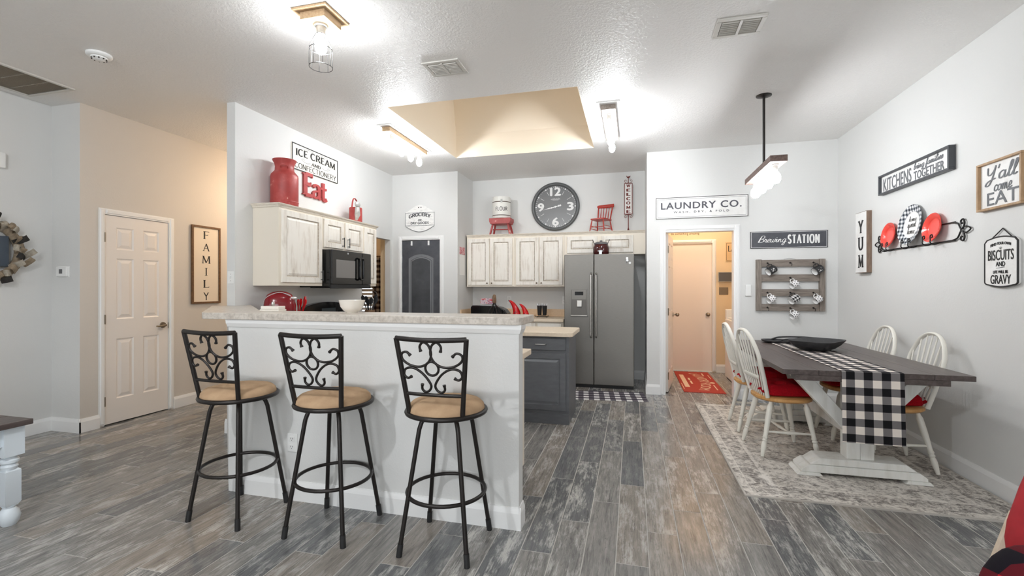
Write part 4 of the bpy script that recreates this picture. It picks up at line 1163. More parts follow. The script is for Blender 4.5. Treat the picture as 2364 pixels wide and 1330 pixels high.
# ------------------------------------------------------------------ dining set
r = thing('area_rug', 'large distressed grey and cream area rug under the dining table', 'rug', (1.445, 4.40, 0))
MB().box(-.755, .755, -1.2, 1.2, 0, .008).build('pile', M['rug'], r, bevel=.002)
M['rugedge'] = mat('rug_binding', (190, 184, 176), .9)
flatframe(MB(), -.76, .76, -1.205, 1.205, .012, 0, .0095).build('binding', M['rugedge'], r)
RZ = .0098
TZ = .765
r = thing('dining_table', 'farmhouse dining table with dark plank top and white trestle legs', 'table', (1.515, 4.415, RZ))
tz = TZ-RZ
hx, hy = .535, .935
for k in range(5):
    a = -hx+k*(2*hx/5)
    box('top_plank', M['tablewood'], r, a+.0008, a+2*hx/5-.0008, -hy, hy, tz-.034, tz, bevel=.002)
for s, y in ((-1, -hy), (1, hy-.09)):
    box('end_cleat', M['tablewood'], r, -hx+.075, hx-.13, y, y+.09, tz-.07, tz-.0345, bevel=.002)
for a in (-.36, .30): box('side_cleat', M['tablewood'], r, a, a+.06, -hy+.09, hy-.09, tz-.07, tz-.0345)
for sy in (-1, 1):
    yc = sy*.68
    # foot: chamfered beam on small pads
    z0, z1, z2 = .022, .075, .12
    X = .37
    ft = MB().prism([(-X, z0), (X, z0), (X-.0, z0+.02), (X-.045, z1-.001), (-X+.045, z1-.001), (-X, z0+.02)], yc-.095, yc+.095)
    ft = ft.build('foot', M['whitewood'], r, bevel=.004)
    MB().prism([(-X+.055, z1), (X-.055, z1), (X-.115, z2), (-X+.115, z2)], yc-.085, yc+.085).build('foot_cap', M['whitewood'], r, bevel=.004)
    for s in (-1, 1): MB().prism([(s*X+(.03 if s > 0 else -.03), 0), (s*X+(.01 if s > 0 else -.01), z0), (s*X-s*.11, z0), (s*X-s*.13, 0)][::(1 if s < 0 else -1)], yc-.10, yc+.10).build('foot_pad', M['whitewood'], ft)
    for s in (-1, 1): box('post', M['whitewood'], r, (0 if s > 0 else -.083), (.083 if s > 0 else 0), yc-.055, yc+.055, z2, tz-.07, bevel=.006)
    for s in (-1, 1):
        p = [(s*.083, .30), (s*.083, .42), (s*.30, tz-.071), (s*.42, tz-.071)]
        MB().prism(p if s > 0 else p[::-1], yc-.045, yc+.045).build('brace', M['whitewood'], r, bevel=.004)
box('stretcher', M['whitewood'], r, -.03, .03, -.625, .625, .25, .34, bevel=.004)
# runner
r = thing('table_runner', 'black and cream buffalo check runner hanging over the table end', 'table runner', (1.497, 4.415, TZ))
y0 = -.935
pts = [(.66, .0035), (y0+.004, .0035), (y0-.004, .0015), (y0-.006, -.006)]
hw = .174
n = 24
def sheet(P, x0, x1, nx, wob=0):
    V = []; F = []
    for i, (y, z) in enumerate(P):
        for k in range(nx+1):
            x = x0+(x1-x0)*k/nx
            V.append((x, y-wob*(-z)*(.012*math.sin(9*x+1)+.01), z))
    for i in range(len(P)-1):
        for k in range(nx): F.append((i*(nx+1)+k, i*(nx+1)+k+1, (i+1)*(nx+1)+k+1, (i+1)*(nx+1)+k))
    return V, F
mb = MB(); mb.add(*sheet([(.66-(.66-y0)*k/20, .0035) for k in range(20)] + [(y0+.004, .0035), (y0-.004, .001)], -hw, hw, 10))
mb.build('runner_top', M['grun'], r, smooth=60)
mb = MB(); mb.add(*sheet([(y0-.004, .001), (y0-.006, -.006)] + [(y0-.006-.012*k/14, -.006-.45*k/14) for k in range(1, 15)], -hw, hw, 14, 1.0))
o = mb.build('runner_drop', M['grunv'], r, smooth=60)
mb = MB().add([(-hw, y0-.004, .0), (-hw-.004, y0+.05, -.02), (-hw-.004, y0+.04, -.3), (-hw+.002, y0-.016, -.44)], [(0, 1, 2, 3)])
# bowl and tray on the table
r = thing('dough_bowl', 'oblong charcoal wooden dough bowl on the check runner', 'bowl', (1.57, 4.62, TZ+.004), math.radians(-38))
def loft(secs, n=28, e=2.6):
    R = []
    for a, b, z in secs:
        ring = []
        for k in range(n):
            t = 2*PI*k/n; c, s = math.cos(t), math.sin(t)
            ring.append((a*math.copysign(abs(c)**(2/e), c), b*math.copysign(abs(s)**(2/e), s), z))
        R.append(ring)
    return R
MB().rings(loft([(.085, .12, 0), (.11, .15, .010), (.145, .20, .042), (.172, .235, .078), (.175, .238, .085), (.162, .222, .083), (.12, .17, .045), (.075, .11, .022)], 40, 5)).build('bowl_body', M['bowlblack'], r, smooth=50)
r = thing('serving_tray', 'flat black serving tray with raised handles at the far end of the table', 'tray', (1.60, 5.16, TZ+.004))
MB().rings(loft([(.30, .10, 0), (.33, .12, .008), (.335, .125, .022), (.325, .115, .022), (.31, .10, .008)], 32, 4)).build('tray_body', M['bowlblack'], r, smooth=40)
for s, nm in ((-1, 0), (1, 1)):
    MB().tube(spl([(-.22+.0*s, s*.10, .018), (-.15, s*.11, .04), (0, s*.112, .046), (.15, s*.11, .04), (.22, s*.10, .018)], 4), .008, 8).build('tray_handle', M['bowlblack'], r, smooth=50)

# Windsor chairs (face local +X)
LEGP = [(0, .012), (.06, .015), (.10, .021), (.3, .021), (.5, .018), (.62, .0155), (.66, .02), (.68, .014), (.71, .02), (.73, .014), (.76, .018), (.82, .02), (.94, .0145), (1, .012)]
def make_wchair(label, lx=0):
    r = thing('windsor_chair', label, 'chair', (0, 0, 0), 0, 'white bow-back chairs around the dining table')
    sz = .415
    outl = []
    for k in range(36):
        t = 2*PI*k/36; c, s = math.cos(t), math.sin(t)
        w = .215 + .015*c
        outl.append((.205*math.copysign(abs(c)**.85, c), w*math.copysign(abs(s)**.8, s)))
    R = [[(x*.93, y*.93, sz) for x, y in outl], [(x, y, sz+.012) for x, y in outl], [(x, y, sz+.03) for x, y in outl], [(x*.95, y*.95, sz+.038) for x, y in outl]]
    MB().rings(R).build('seat', M['honey'], r, smooth=50)
    tops = {(-1, -1): (-.125, -.13), (-1, 1): (-.125, .13), (1, -1): (.12, -.15), (1, 1): (.12, .15)}
    feet = {(-1, -1): (-.215, -.195), (-1, 1): (-.215, .195), (1, -1): (.195, -.19), (1, 1): (.195, .19)}
    at = lambda k, t: Vector((*tops[k], sz)).lerp(Vector((*feet[k], .003)), t)
    for k in tops:
        MB().turned(at(k, 0), at(k, 1), LEGP, 12).build('leg', M['chairwhite'], r, smooth=50)
    SP = [(0, .008), (.3, .010), (.47, .014), (.5, .015), (.53, .014), (.7, .010), (1, .008)]
    for s in (-1, 1): MB().turned(at((-1, s), .55), at((1, s), .58), SP, 8).build('side_stretcher', M['chairwhite'], r, smooth=50)
    m0 = at((-1, -1), .55).lerp(at((1, -1), .58), .5); m1 = at((-1, 1), .55).lerp(at((1, 1), .58), .5)
    MB().turned(m0, m1, SP, 8).build('cross_stretcher', M['chairwhite'], r, smooth=50)
    # bow
    zt = .965; zb_ = sz+.036
    def bw(t):          # t in 0..1 along the bow
        a = PI*t
        y = -.232*math.copysign(abs(math.cos(a))**.85, math.cos(a)); h = math.sin(a)**.66 if 0 < t < 1 else 0
        z = zb_+(zt-zb_)*h
        return Vector((-.165-.125*(z-zb_)/(zt-zb_), y*(.74+.26*min(1, h*1.5)), z))
    MB().tube([bw(t) for t in [k/32 for k in range(33)]], [(.012, .016)]*33, 8, flat=(0, 1, 0)).build('bow', M['chairwhite'], r, smooth=50)
    ys = [-.135, -.09, -.045, 0, .045, .09, .135]
    for y in ys:
        best = min(((abs(bw(t).y - y*1.36), t) for t in [k/200 for k in range(30, 171)]))[1]
        top = bw(best); bot = Vector((-.172+.25*y*y, y*.82, zb_))
        MB().turned(bot, top, [(0, .0062), (.3, .0078), (.7, .0062), (1, .005)], 8).build('spindle', M['chairwhite'], r, smooth=50)
    z = .60; f = (z-zb_)/(zt-zb_)
    MB().tube([(-.172-.125*f-.012-.006*(1-(y/.14)**2), y, z+.0) for y in [-.14+.28*k/10 for k in range(11)]], [(.015, .005)]*11, 8).build('back_strap', M['chairwhite'], r, smooth=50)
    return r
wc = make_wchair('white bow-back Windsor chair at the runner end, room side of the table')
wc.location = (1.155, 4.17, RZ); wc.rotation_euler = (0, 0, math.radians(8))
dup(wc, (1.14, 4.77, RZ), math.radians(1), 'white bow-back Windsor chair nearest the laundry doorway')
dup(wc, (1.845, 4.065, RZ), PI, 'white bow-back Windsor chair by the long wall, below the biscuits sign')
dup(wc, (1.845, 4.70, RZ), PI, 'white bow-back Windsor chair by the long wall, below the plate rack')
def cushion(name, label, loc, rz):
    r = thing(name, label, 'cushion', loc, rz, 'red tufted chair cushions')
    N = 22; V = []; F = []
    tuft = [(-.08, -.08), (.08, -.08), (-.08, .08), (.08, .08)]
    rnd = random.Random(len(label))
    ph = rnd.uniform(0, 6)
    def hgt(x, y, q):
        h = .082*max(0, 1-q**5)**.5
        for a, b in tuft: h -= .034*math.exp(-((x-a)**2+(y-b)**2)/.0012)
        h += .006*math.sin(22*x+ph)*math.cos(19*y+ph)*(1-q)
        return h
    for side in (1, -1):
        for i in range(N+1):
            for j in range(N+1):
                u, v = 2*i/N-1, 2*j/N-1
                q = max(abs(u), abs(v)); 
                rr = .5*(u*u+v*v)**.5; 
                k = (1-.14*(u*v)**2)
                x, y = .195*u*k, .195*v*k
                z = .02 + (hgt(x, y, q)*1.0 if side > 0 else -.018*max(0, 1-q**6))
                V.append((x, y, z))
    m_ = (N+1)**2
    for i in range(N):
        for j in range(N):
            a = i*(N+1)+j
            F.append((a, a+N+1, a+N+2, a+1)); F.append((a+m_, a+1+m_, a+N+2+m_, a+N+1+m_))
    bm_ = MB().add(V, F)
    bm_.build('pad', M['redcloth'], r, smooth=80)
    for s in (-1, 1):
        MB().tube(spl([(-.18, s*.13, .03), (-.205, s*.125, .04), (-.21, s*.11, .055), (-.222, s*.075, .05)], 3), [(.012, .003)]*10, 6).build('tie', M['redcloth'], r, smooth=60)
    return r
for lab, x, y, a in (('red tufted cushion on the chair at the runner end, room side', 1.155, 4.17, 8), ('red tufted cushion on the chair nearest the laundry doorway', 1.14, 4.77, 1), ('red tufted cushion on the wall-side chair below the biscuits sign', 1.845, 4.065, 180), ('red tufted cushion on the wall-side chair below the plate rack', 1.845, 4.70, 180)):
    a = math.radians(a)
    cushion('seat_cushion', lab, (x+.025*math.cos(a), y+.025*math.sin(a), RZ+.453), a)

# ------------------------------------------------------------------ mats
r = thing('kitchen_mat', 'black and white gingham mat on the floor in front of the fridge', 'mat', (-.33, 5.735, 0), math.radians(6))
MB().box(-.49, .49, -.235, .235, 0, .006).build('mat_body', M['gmat'], r, bevel=.002)
r = thing('laundry_mat', 'red printed laundry room mat on the floor inside the doorway', 'mat', (.878, 6.95, 0))
MB().box(-.247, .247, -.745, .745, 0, .007).build('mat_body', mat('red_mat', (170, 52, 40), .8), r, bevel=.002)
def floor_letters(parent, data, s0, s1, t0, t1, z, mat_, bend=0):
    # text x runs along -Y (far to near), text up runs along +X
    vs, fs = data
    a0, a1 = min(v[0] for v in vs), max(v[0] for v in vs); b0, b1 = min(v[1] for v in vs), max(v[1] for v in vs)
    out = []
    for q in vs:
        u, w = q[0], q[1]
        s = (u-a0)/(a1-a0); t = (w-b0)/(b1-b0)
        out.append((t0+t*(t1-t0)+bend*(1-(2*s-1)**2), -(s0+s*(s1-s0)), z))
    return MB().add(out, fs).build('lettering', mat_, parent)
cream_ink = mat('cream_ink', (230, 198, 170), .8)
floor_letters(r, bfont('LAUNDRY ROOM'), -.60, .60, -.055, .075, .0078, cream_ink, .085)
mb = MB(); mb.add([(.185+.032*math.cos(2*PI*k/20), -.10+.05*math.sin(2*PI*k/20), .0078) for k in range(20)], [tuple(range(20))]); mb.build('emblem', cream_ink, r)
for (a, b, c, d) in ((-.20, -.14, -.45, .45), (-.105, -.08, -.2, -.04), (-.1, -.075, .0, .22), (.13, .15, -.62, -.40), (.17, .185, .24, .56), (.205, .215, -.5, -.2), (-.23, -.222, .2, .6)):
    MB().add([(a, -d, .0078), (b, -d, .0078), (b, -c, .0078), (a, -c, .0078)], [(0, 1, 2, 3)]).build('print_bar', cream_ink, r)

# ------------------------------------------------------------------ signs on walls
def board(name, label, wall, a0, a1, z0, z1, t=.012, mat_=None, group=None, rev=False, cat='sign'):
    """returns root and half sizes; a0..a1 along the wall (any order)"""
    r = on_wall(name, label, cat, wall, (a0+a1)/2, (z0+z1)/2, group)
    return r, abs(a1-a0)/2, (z1-z0)/2
def rect_frame(mb, w, h, t, y0, y1):
    mb.box(-w, w, y0, y1, h-t, h).box(-w, w, y0, y1, -h, -h+t).box(-w, -w+t, y0, y1, -h+t, h-t).box(w-t, w, y0, y1, -h+t, h-t); return mb
# ice cream
r, w, h = board('wall_sign', 'white ICE CREAM AND CONFECTIONERY sign with black border above the cabinets', 'kitchen', 4.128, 4.905, 2.567, 2.845)
box('panel', M['signcream'], r, -w, w, -.010, 0, -h, h)
rect_frame(MB(), w, h, .010, -.013, -.010).build('border', M['ink'], r)
letters(r, M['ink'], [(serif('ICE CREAM', .26, .12), -w*.86, w*.88, .01, h*.66, .012), (serif('AND', .24, .1), -.09, .075, -.045, -.005), (serif('CONFECTIONERY', .16, .09, .12, .08), -w*.9, w*.92, -h*.84, -.055)], -.0115)
mb = MB()
for s in (-1, 1):
    q = [(s*p.x, p.y) for p in spl([(.10, -.02), (.16, -.035), (.24, -.015), (.21, .0), (.19, -.015)], 4)]
    vs, fs = ribbon(q, lambda a, b: .004); mb.add([(v[0], -.0115, v[1]) for v in vs], fs)
    q = [(s*p.x, p.y) for p in spl([(.04, .11), (.12, .118), (.2, .105), (.18, .095)], 4)]
    vs, fs = ribbon(q, lambda a, b: .003); mb.add([(v[0], -.0115, v[1]) for v in vs], fs)
mb.build('flourish', M['greyink'], r)
# Eat
r, w, h = board('word_sign', 'thick red wooden word Eat hung on the wall below the ice cream sign', 'kitchen', 4.285, 4.70, 2.30, 2.575)
def solid(data, x0, x1, z0, z1, y0, y1, name, mat_, parent):
    vs, fs = data
    ax, bx_ = min(v[0] for v in vs), max(v[0] for v in vs); az, bz = min(v[1] for v in vs), max(v[1] for v in vs)
    P = [(x0+(q[0]-ax)/(bx_-ax)*(x1-x0), z0+(q[1]-az)/(bz-az)*(z1-z0)) for q in vs]; LYR = [.0004*(q[2] if len(q) > 2 else 0) for q in vs]
    mb = MB(); n = len(P)
    mb.add([(p[0], y0-l, p[1]) for p, l in zip(P, LYR)] + [(p[0], y1, p[1]) for p in P], list(fs) + [tuple(i+n for i in f)[::-1] for f in fs])
    from collections import Counter
    cnt = Counter(); dirs = {}
    for f in fs:
        for i in range(len(f)):
            e = (f[i], f[(i+1) % len(f)]); cnt[frozenset(e)] += 1; dirs[frozenset(e)] = e
    F2 = [(e[0], e[0]+n, e[1]+n, e[1]) for k_, e in dirs.items() if cnt[k_] == 1]
    mb.f += F2
    return mb.build(name, mat_, parent)
rp = mat('red_sign_paint', (170, 66, 66), .45)
solid(serif('E', .26, .16, ser=.2), -w, -.045, -h*.92, h, -.022, -.002, 'letter', rp, r)
a_pts = [(p.x, p.y) for p in spl([(.08, .78), (.2, .95), (.42, .95), (.52, .75), (.52, .3), (.54, .08), (.66, .02)], 5)]
b_pts = [(p.x, p.y) for p in spl([(.5, .56), (.25, .52), (.08, .35), (.12, .1), (.3, .03), (.5, .2)], 5)]
v1, f1 = ribbon(a_pts, lambda dx, dy: .14+.08*abs(dy)); v2, f2 = ribbon(b_pts, lambda dx, dy: .12+.08*abs(dy))
solid((v1+v2, f1+[tuple(i+len(v1) for i in f) for f in f2]), -.055, .095, -h*.95, h*.28, -.0225, -.002, 'letter', rp, r)
t_pts = [(p.x, p.y) for p in spl([(.26, 1.0), (.25, .5), (.26, .12), (.4, .0), (.55, .1)], 5)]
v1, f1 = ribbon(t_pts, lambda dx, dy: .14+.08*abs(dy)); v2, f2 = ribbon([(.0, .66), (.54, .66)], lambda dx, dy: .13)
solid((v1+v2, f1+[tuple(i+len(v1) for i in f) for f in f2]), .085, w, -h, h*.55, -.023, -.002, 'letter', rp, r)
# grocery sign
r, w, h = board('wall_sign', 'white distressed GROCERY AND DRY GOODS plaque with curved top above the pantry door', 'pantry', -3.24, -2.78, 2.125, 2.535)
gsw = nmat('distressed_sign_white', [(.3, (206, 204, 200)), (.45, (238, 237, 234)), (.75, (242, 241, 238))], (2, 2, 9), 7, 6, .6)
box('middle_board', gsw, r, -w, w, -.014, -.001, -h*.52, h*.40)
top = [(-w*.98, h*.41), (w*.98, h*.41)] + [(w*.98*(1-2*k/16), h*.46+(h*.50)*(math.sin(PI*k/16)**1.4)) for k in range(17)]
MB().prism(top, -.012, -.001).build('curved_top', gsw, r)
bot = [(-w*.98, -h*.53)] + [(-w*.98+2*w*.98*k/16, -h*.56-(h*.40)*(math.sin(PI*k/16))) for k in range(17)] + [(w*.98, -h*.53)]
MB().prism(bot, -.012, -.001).build('curved_bottom', gsw, r)
mb = MB()
rect_frame(mb, w+.002, h*.46+.002, .005, -.016, -.0145)
mb.v = [(x, y, z-h*.06) for x, y, z in mb.v]; mb.build('border', M['greyink'], r)
mb = MB().tube([(-w*.98+2*w*.98*k/16, -.012, -h*.56-(h*.40)*(math.sin(PI*k/16))) for k in range(17)], .003, 6)
mb.build('lower_rim', M['greyink'], r)
letters(r, mat('plaque_ink', (92, 92, 94), .6), [(serif('GROCERY', .26, .14), -w*.76, w*.76, -.005, h*.24, .035), (serif('AND', .16, .08), -.03, .03, -.035, -.015), (bfont('DRY GOODS'), -w*.62, w*.62, -h*.42, -.052)], -.0148, bold=.0022)
MB().cyl((-.02, -.0125, h*.78), (-.02, -.0128, h*.78), .008).cyl((.02, -.0125, h*.78), (.02, -.0128, h*.78), .008).build('hang_slot', M['slots'], r)
# clock
r = thing('wall_clock', 'big round charcoal wall clock with white 12 3 6 9 numerals above the cabinets', 'clock', (-1.112, NY, 2.525))
RC = .362
prof = [(RC*.9, 0), (RC, -.012), (RC, -.03), (RC*.97, -.045), (RC*.92, -.05), (RC*.885, -.042), (RC*.87, -.03), (RC*.86, -.014)]
n = 56
cf = mat('clock_frame', (88, 90, 90), .35)
MB().rings([[(q*math.cos(2*PI*k/n), y, q*math.sin(2*PI*k/n)) for k in range(n)] for q, y in prof], False, False).build('frame', cf, r, smooth=50)
face = mat('clock_face', (116, 117, 118), .25)
MB().cyl((0, -.002, 0), (0, -.014, 0), RC*.872, n=56).build('face', face, r)
lw = M['letterwhite']
mb = MB()
for k in range(60):
    a = 2*PI*k/60; c, s = math.sin(a), math.cos(a)
    big = k % 5 == 0
    q0, q1, hw_ = (RC*.79, RC*.84, .011) if big else (RC*.80, RC*.835, .0022)
    mb.add([(c*q0-s*hw_, -.0152, s*q0+c*hw_), (c*q0+s*hw_, -.0152, s*q0-c*hw_), (c*q1+s*hw_, -.0152, s*q1-c*hw_), (c*q1-s*hw_, -.0152, s*q1+c*hw_)], [(0, 1, 2, 3)])
    if big and k % 15:
        q0, q1, hw_ = RC*.55, RC*.72, .0022
        mb.add([(c*q0-s*hw_, -.0152, s*q0+c*hw_), (c*q0+s*hw_, -.0152, s*q0-c*hw_), (c*q1+s*hw_, -.0152, s*q1-c*hw_), (c*q1-s*hw_, -.0152, s*q1+c*hw_)], [(0, 1, 2, 3)])
mb.build('minute_track', lw, r)
for tx, x, z, wd in (('12', 0, .226, .075), ('3', .222, 0, .042), ('6', 0, -.222, .042), ('9', -.222, 0, .042)):
    vs, fs = bfont(tx)
    mb = MB()
    for dx, dz in ((0, 0), (.009, 0), (-.009, 0), (0, .006), (0, -.006)):
        fit(mb, (vs, fs), x-wd+dx, x+wd+dx, z-.058+dz, z+.058+dz, -.0155-.05*dx-.03*dz)
    mb.build('numeral', lw, r)
letters(r, lw, [(script('westminster', .06), -.07, .07, .105, .135)], -.0152, 'maker_script')
MB().add([(-.045, -.0152, .096), (.045, -.0152, .096), (.045, -.0152, .099), (-.045, -.0152, .099)], [(0, 1, 2, 3)]).build('underline', lw, r)
def hand(name, ang, L, tail, w_, y):
    d = (math.sin(ang), math.cos(ang)); nn = (d[1], -d[0])
    P = [(-tail, w_*1.0), (-tail*.9, w_*1.6), (-tail*.7, w_*.8), (0, w_*.9), (L*.35, w_*.7), (L*.45, w_*1.5), (L*.55, w_*1.2), (L*.65, w_*.6), (L, .001)]
    mb = MB()
    R = [(d[0]*a+nn[0]*b, d[1]*a+nn[1]*b) for a, b in P] + [(d[0]*a-nn[0]*b, d[1]*a-nn[1]*b) for a, b in P[::-1]]
    m_ = len(P)
    mb.add([(x, y, z) for x, z in R], [(i, i+1, 2*m_-2-i, 2*m_-1-i) for i in range(m_-1)])
    mb.cyl((0, y+.001, 0), (0, y-.002, 0), .014, n=16)
    mb.cyl((-d[0]*tail, y, -d[1]*tail), (-d[0]*tail, y-.001, -d[1]*tail), .014, n=14)
    return mb.build(name, lw, r)
hand('minute_hand', math.radians(257), .20, .075, .006, -.019)
hand('hour_hand', math.radians(256), .13, .05, .008, -.017)
# laundry co
r, w, h = board('wall_sign', 'white LAUNDRY CO. enamel sign above the laundry doorway', 'dining', .28, 1.315, 2.152, 2.41)
box('panel', M['signwhite'], r, -w, w, -.008, 0, -h, h)
mb = MB(); rect_frame(mb, w, h, .006, -.0105, -.008); mb.build('border', M['ink'], r)
mb = MB(); rect_frame(mb, w-.022, h-.02, .003, -.0086, -.0082); mb.build('inner_line', M['greyink'], r)
lk = mat('slate_ink', (84, 84, 92), .6)
letters(r, lk, [(bfont('LAUNDRY CO.', 1.12), -w*.88, w*.86, -.012, .068)], -.0088, bold=.003)
letters(r, lk, [(bfont('WASH, DRY, & FOLD', 1.7), -w*.60, w*.60, -.066, -.04)], -.0088, bold=.0008)
# brewing station
r, w, h = board('wall_sign', 'charcoal Brewing STATION sign above the mug rack', 'dining', 1.338, 2.134, 1.77, 1.966)
box('panel', M['charcoal'], r, -w, w, -.008, 0, -h, h)
mb = MB(); rect_frame(mb, w-.008, h-.007, .004, -.0088, -.0082); mb.build('border_line', lw, r)
mb = MB(); rect_frame(mb, w, h, .003, -.0095, -.0081); mb.build('dark_edge', M['ink'], r)
letters(r, lw, [(script('Brewing', .075, .35), -w*.80, -w*.05, -.062, .05), (serif('STATION', .23, .09, .2, .11, .62), -w*.02, w*.80, -.05, .058)], -.0089)
# kitchens bring families together
r, w, h = board('framed_sign', 'long black framed sign reading KITCHENS bring families TOGETHER', 'right', 4.985, 4.0, 2.158, 2.335)
fdark = mat('charcoal_frame', (70, 72, 76), .45)
rect_frame(MB(), w, h, .016, -.045, -.001).build('frame', fdark, r, bevel=.002)
box('panel', M['signwhite'], r, -w+.016, w-.016, -.022, -.001, -h+.016, h-.016)
letters(r, M['greyink'], [(bfont('KITCHENS'), -w*.90, -w*.02, -.062, .05), (bfont('TOGETHER'), w*.05, w*.82, -.062, .004), (script('bring families', .055, .3), w*.05, w*.80, .0, .074)], -.0225, bold=.003)
# y'all come eat
r, w, h = board('framed_sign', "oak framed sign reading y'all come EAT", 'right', 3.742, 3.375, 1.808, 2.117)
rect_frame(MB(), w, h, .014, -.035, -.001).build('frame', M['oakframe'], r, bevel=.002)
box('panel', M['signwhite'], r, -w+.014, w-.014, -.016, -.001, -h+.014, h-.014)
letters(r, M['greyink'], [(script("Y'all", .075, .22), -w*.72, w*.78, -.0, .125), (script('come', .075, .2), -w*.30, w*.5, -.042, -.0), (bfont('EAT'), -w*.62, w*.76, -.125, -.045)], -.0165, bold=.0018)
# yum
r, w, h = board('wall_sign', 'tall narrow white YUM block sign with brown wooden sides', 'right', 5.425, 5.20, 1.46, 2.06)
box('block', M['yumwood'], r, -w, w, -.045, -.001, -h, h)
box('face', M['signwhite'], r, -w+.002, w-.002, -.0465, -.045, -h+.004, h-.004)
for tx, z in (('Y', .155), ('U', -.015), ('M', -.185)):
    letters(r, M['ink'], [(serif(tx, .25, .1, ser=.18), -w*.5, w*.5, z-.062, z+.066)], -.0468, bold=.002)
# biscuits
r, w, h = board('wall_sign', 'white enamel sign about biscuits and gravy with black rim and hanging wire', 'right', 3.69, 3.425, 1.318, 1.63)
def scut(w, h, n=10):
    P = []
    P += [(-w, -h+.03)] + [(-w+.03-.03*math.cos(PI/2*k/6), -h+.03-.018*math.sin(PI/2*k/6)) for k in range(7)]
    P += [(-w+.03+(2*w-.06)*k/n, -h+.012-.012*math.sin(PI*k/n)) for k in range(n+1)]
    P += [(w-.03+.03*math.sin(PI/2*k/6), -h+.03-.018*math.cos(PI/2*k/6)) for k in range(7)] + [(w, -h+.03)]
    P += [(w, h-.035)] + [(w-.02*k/3, h-.035+.02*k/3) for k in range(1, 4)]
    P += [(w-.02+(-2*w+.04)*k/n, h-.015+.015*math.sin(PI*k/n)) for k in range(n+1)]
    P += [(-w, h-.035)]
    out = []
    for p in P:
        if not out or (abs(p[0]-out[-1][0])+abs(p[1]-out[-1][1])) > 1e-5: out.append(p)
    return out
P = scut(w, h)
MB().prism(P, -.018, -.001).build('enamel_plate', M['signwhite'], r)
MB().tube([(x, -.017, z) for x, z in P], .005, 6, closed=True).build('rim', M['ink'], r)
MB().tube([(-w*.75, -.014, h-.02), (0, -.006, h+.052), (w*.75, -.014, h-.02)], .0035, 6).build('hanging_wire', M['ink'], r)
letters(r, M['ink'], [(bfont('MIND YOUR OWN'), -w*.62, w*.62, .095, .112, .012), (bfont('BISCUITS'), -w*.78, w*.78, .010, .074), (bfont('AND'), -w*.28, w*.28, -.028, .0), (bfont('LIFE WILL BE'), -w*.45, w*.45, -.072, -.055), (bfont('GRAVY'), -w*.62, w*.62, -.138, -.082)], -.0185, bold=.0016)
mb = MB()
for k in range(5):
    a = math.radians(50+20*k); mb.add([(math.cos(a)*q+b*math.sin(a), -.0185, .074+math.sin(a)*q-b*math.cos(a)) for q, b in ((.006, .001), (.02, .001), (.02, -.001), (.006, -.001))], [(0, 1, 2, 3)])
mb.add([(-.035, -.0185, -.038), (.035, -.0185, -.033), (.035, -.0185, -.036), (-.035, -.0185, -.041)], [(0, 1, 2, 3)])
mb.build('rays', M['ink'], r)
# family
r, w, h = board('framed_sign', 'tall brown framed FAMILY sign on the hallway wall', 'hall', 4.167, 4.542, 1.13, 2.03)
rect_frame(MB(), w, h, .022, -.024, -.001).build('frame', M['framewood'], r, bevel=.002)
box('panel', M['familyboard'], r, -w+.022, w-.022, -.012, -.001, -h+.022, h-.022)
for k, tx in enumerate('FAMILY'):
    z = h-.105-k*.142
    ww = {'I': .018, 'M': .056, 'A': .046}.get(tx, .038)
    letters(r, M['ink'], [(serif(tx, .17, .06, ser=.13 if tx != 'I' else .2), -ww, ww, z-.045, z+.045)], -.0125)
# laundry room decals
r = thing('wall_lettering', 'small black do something amazing lettering above the laundry back door', 'lettering', (.805, LY, 2.16))
letters(r, M['ink'], [(bfont('do something amazing'), -.21, .21, -.022, .026)], -.0012)
r, w, h = board('wall_sign', 'cream vintage laundry sign beside the back door of the laundry room', 'laundry', 1.396, 1.82, 1.722, 2.017)
box('panel', mat('aged_cream', (222, 192, 148), .6), r, -w, w, -.008, 0, -h, h)
letters(r, M['ink'], [(serif('LAUNDRY', .2, .1), -w*.85, w*.85, .0, h*.65), (serif('ROOM', .16, .08), -w*.5, w*.5, -h*.55, -h*.2)], -.0085)
mb = MB(); rect_frame(mb, w-.012, h-.012, .004, -.0088, -.0083); mb.build('border', M['ink'], r)
r = thing('wall_pocket', 'grey metal wall pocket above the bronze switch in the laundry room', 'wall pocket', (1.40, LY, 1.48))
box('bin', M['greyplastic'], r, -.11, .11, -.05, -.001, -.07, .07, bevel=.004)
rect_frame(MB(), .113, .073, .006, -.053, -.05).build('rim', M['galv'], r)
r = thing('washing_machine', 'white washing machine against the laundry room side wall', 'washing machine', (1.66, 7.08, 0))
box('body', M['white'], r, -.34, .34, -.32, .32, .02, .86, bevel=.012)
box('lid', M['white'], r, -.32, .32, -.30, .20, .86, .885, bevel=.008)
box('control_panel', M['white'], r, -.34, .34, .22, .32, .86, 1.0, bevel=.01)
box('plinth', M['greyplastic'], r, -.32, .32, -.30, .30, 0, .02)

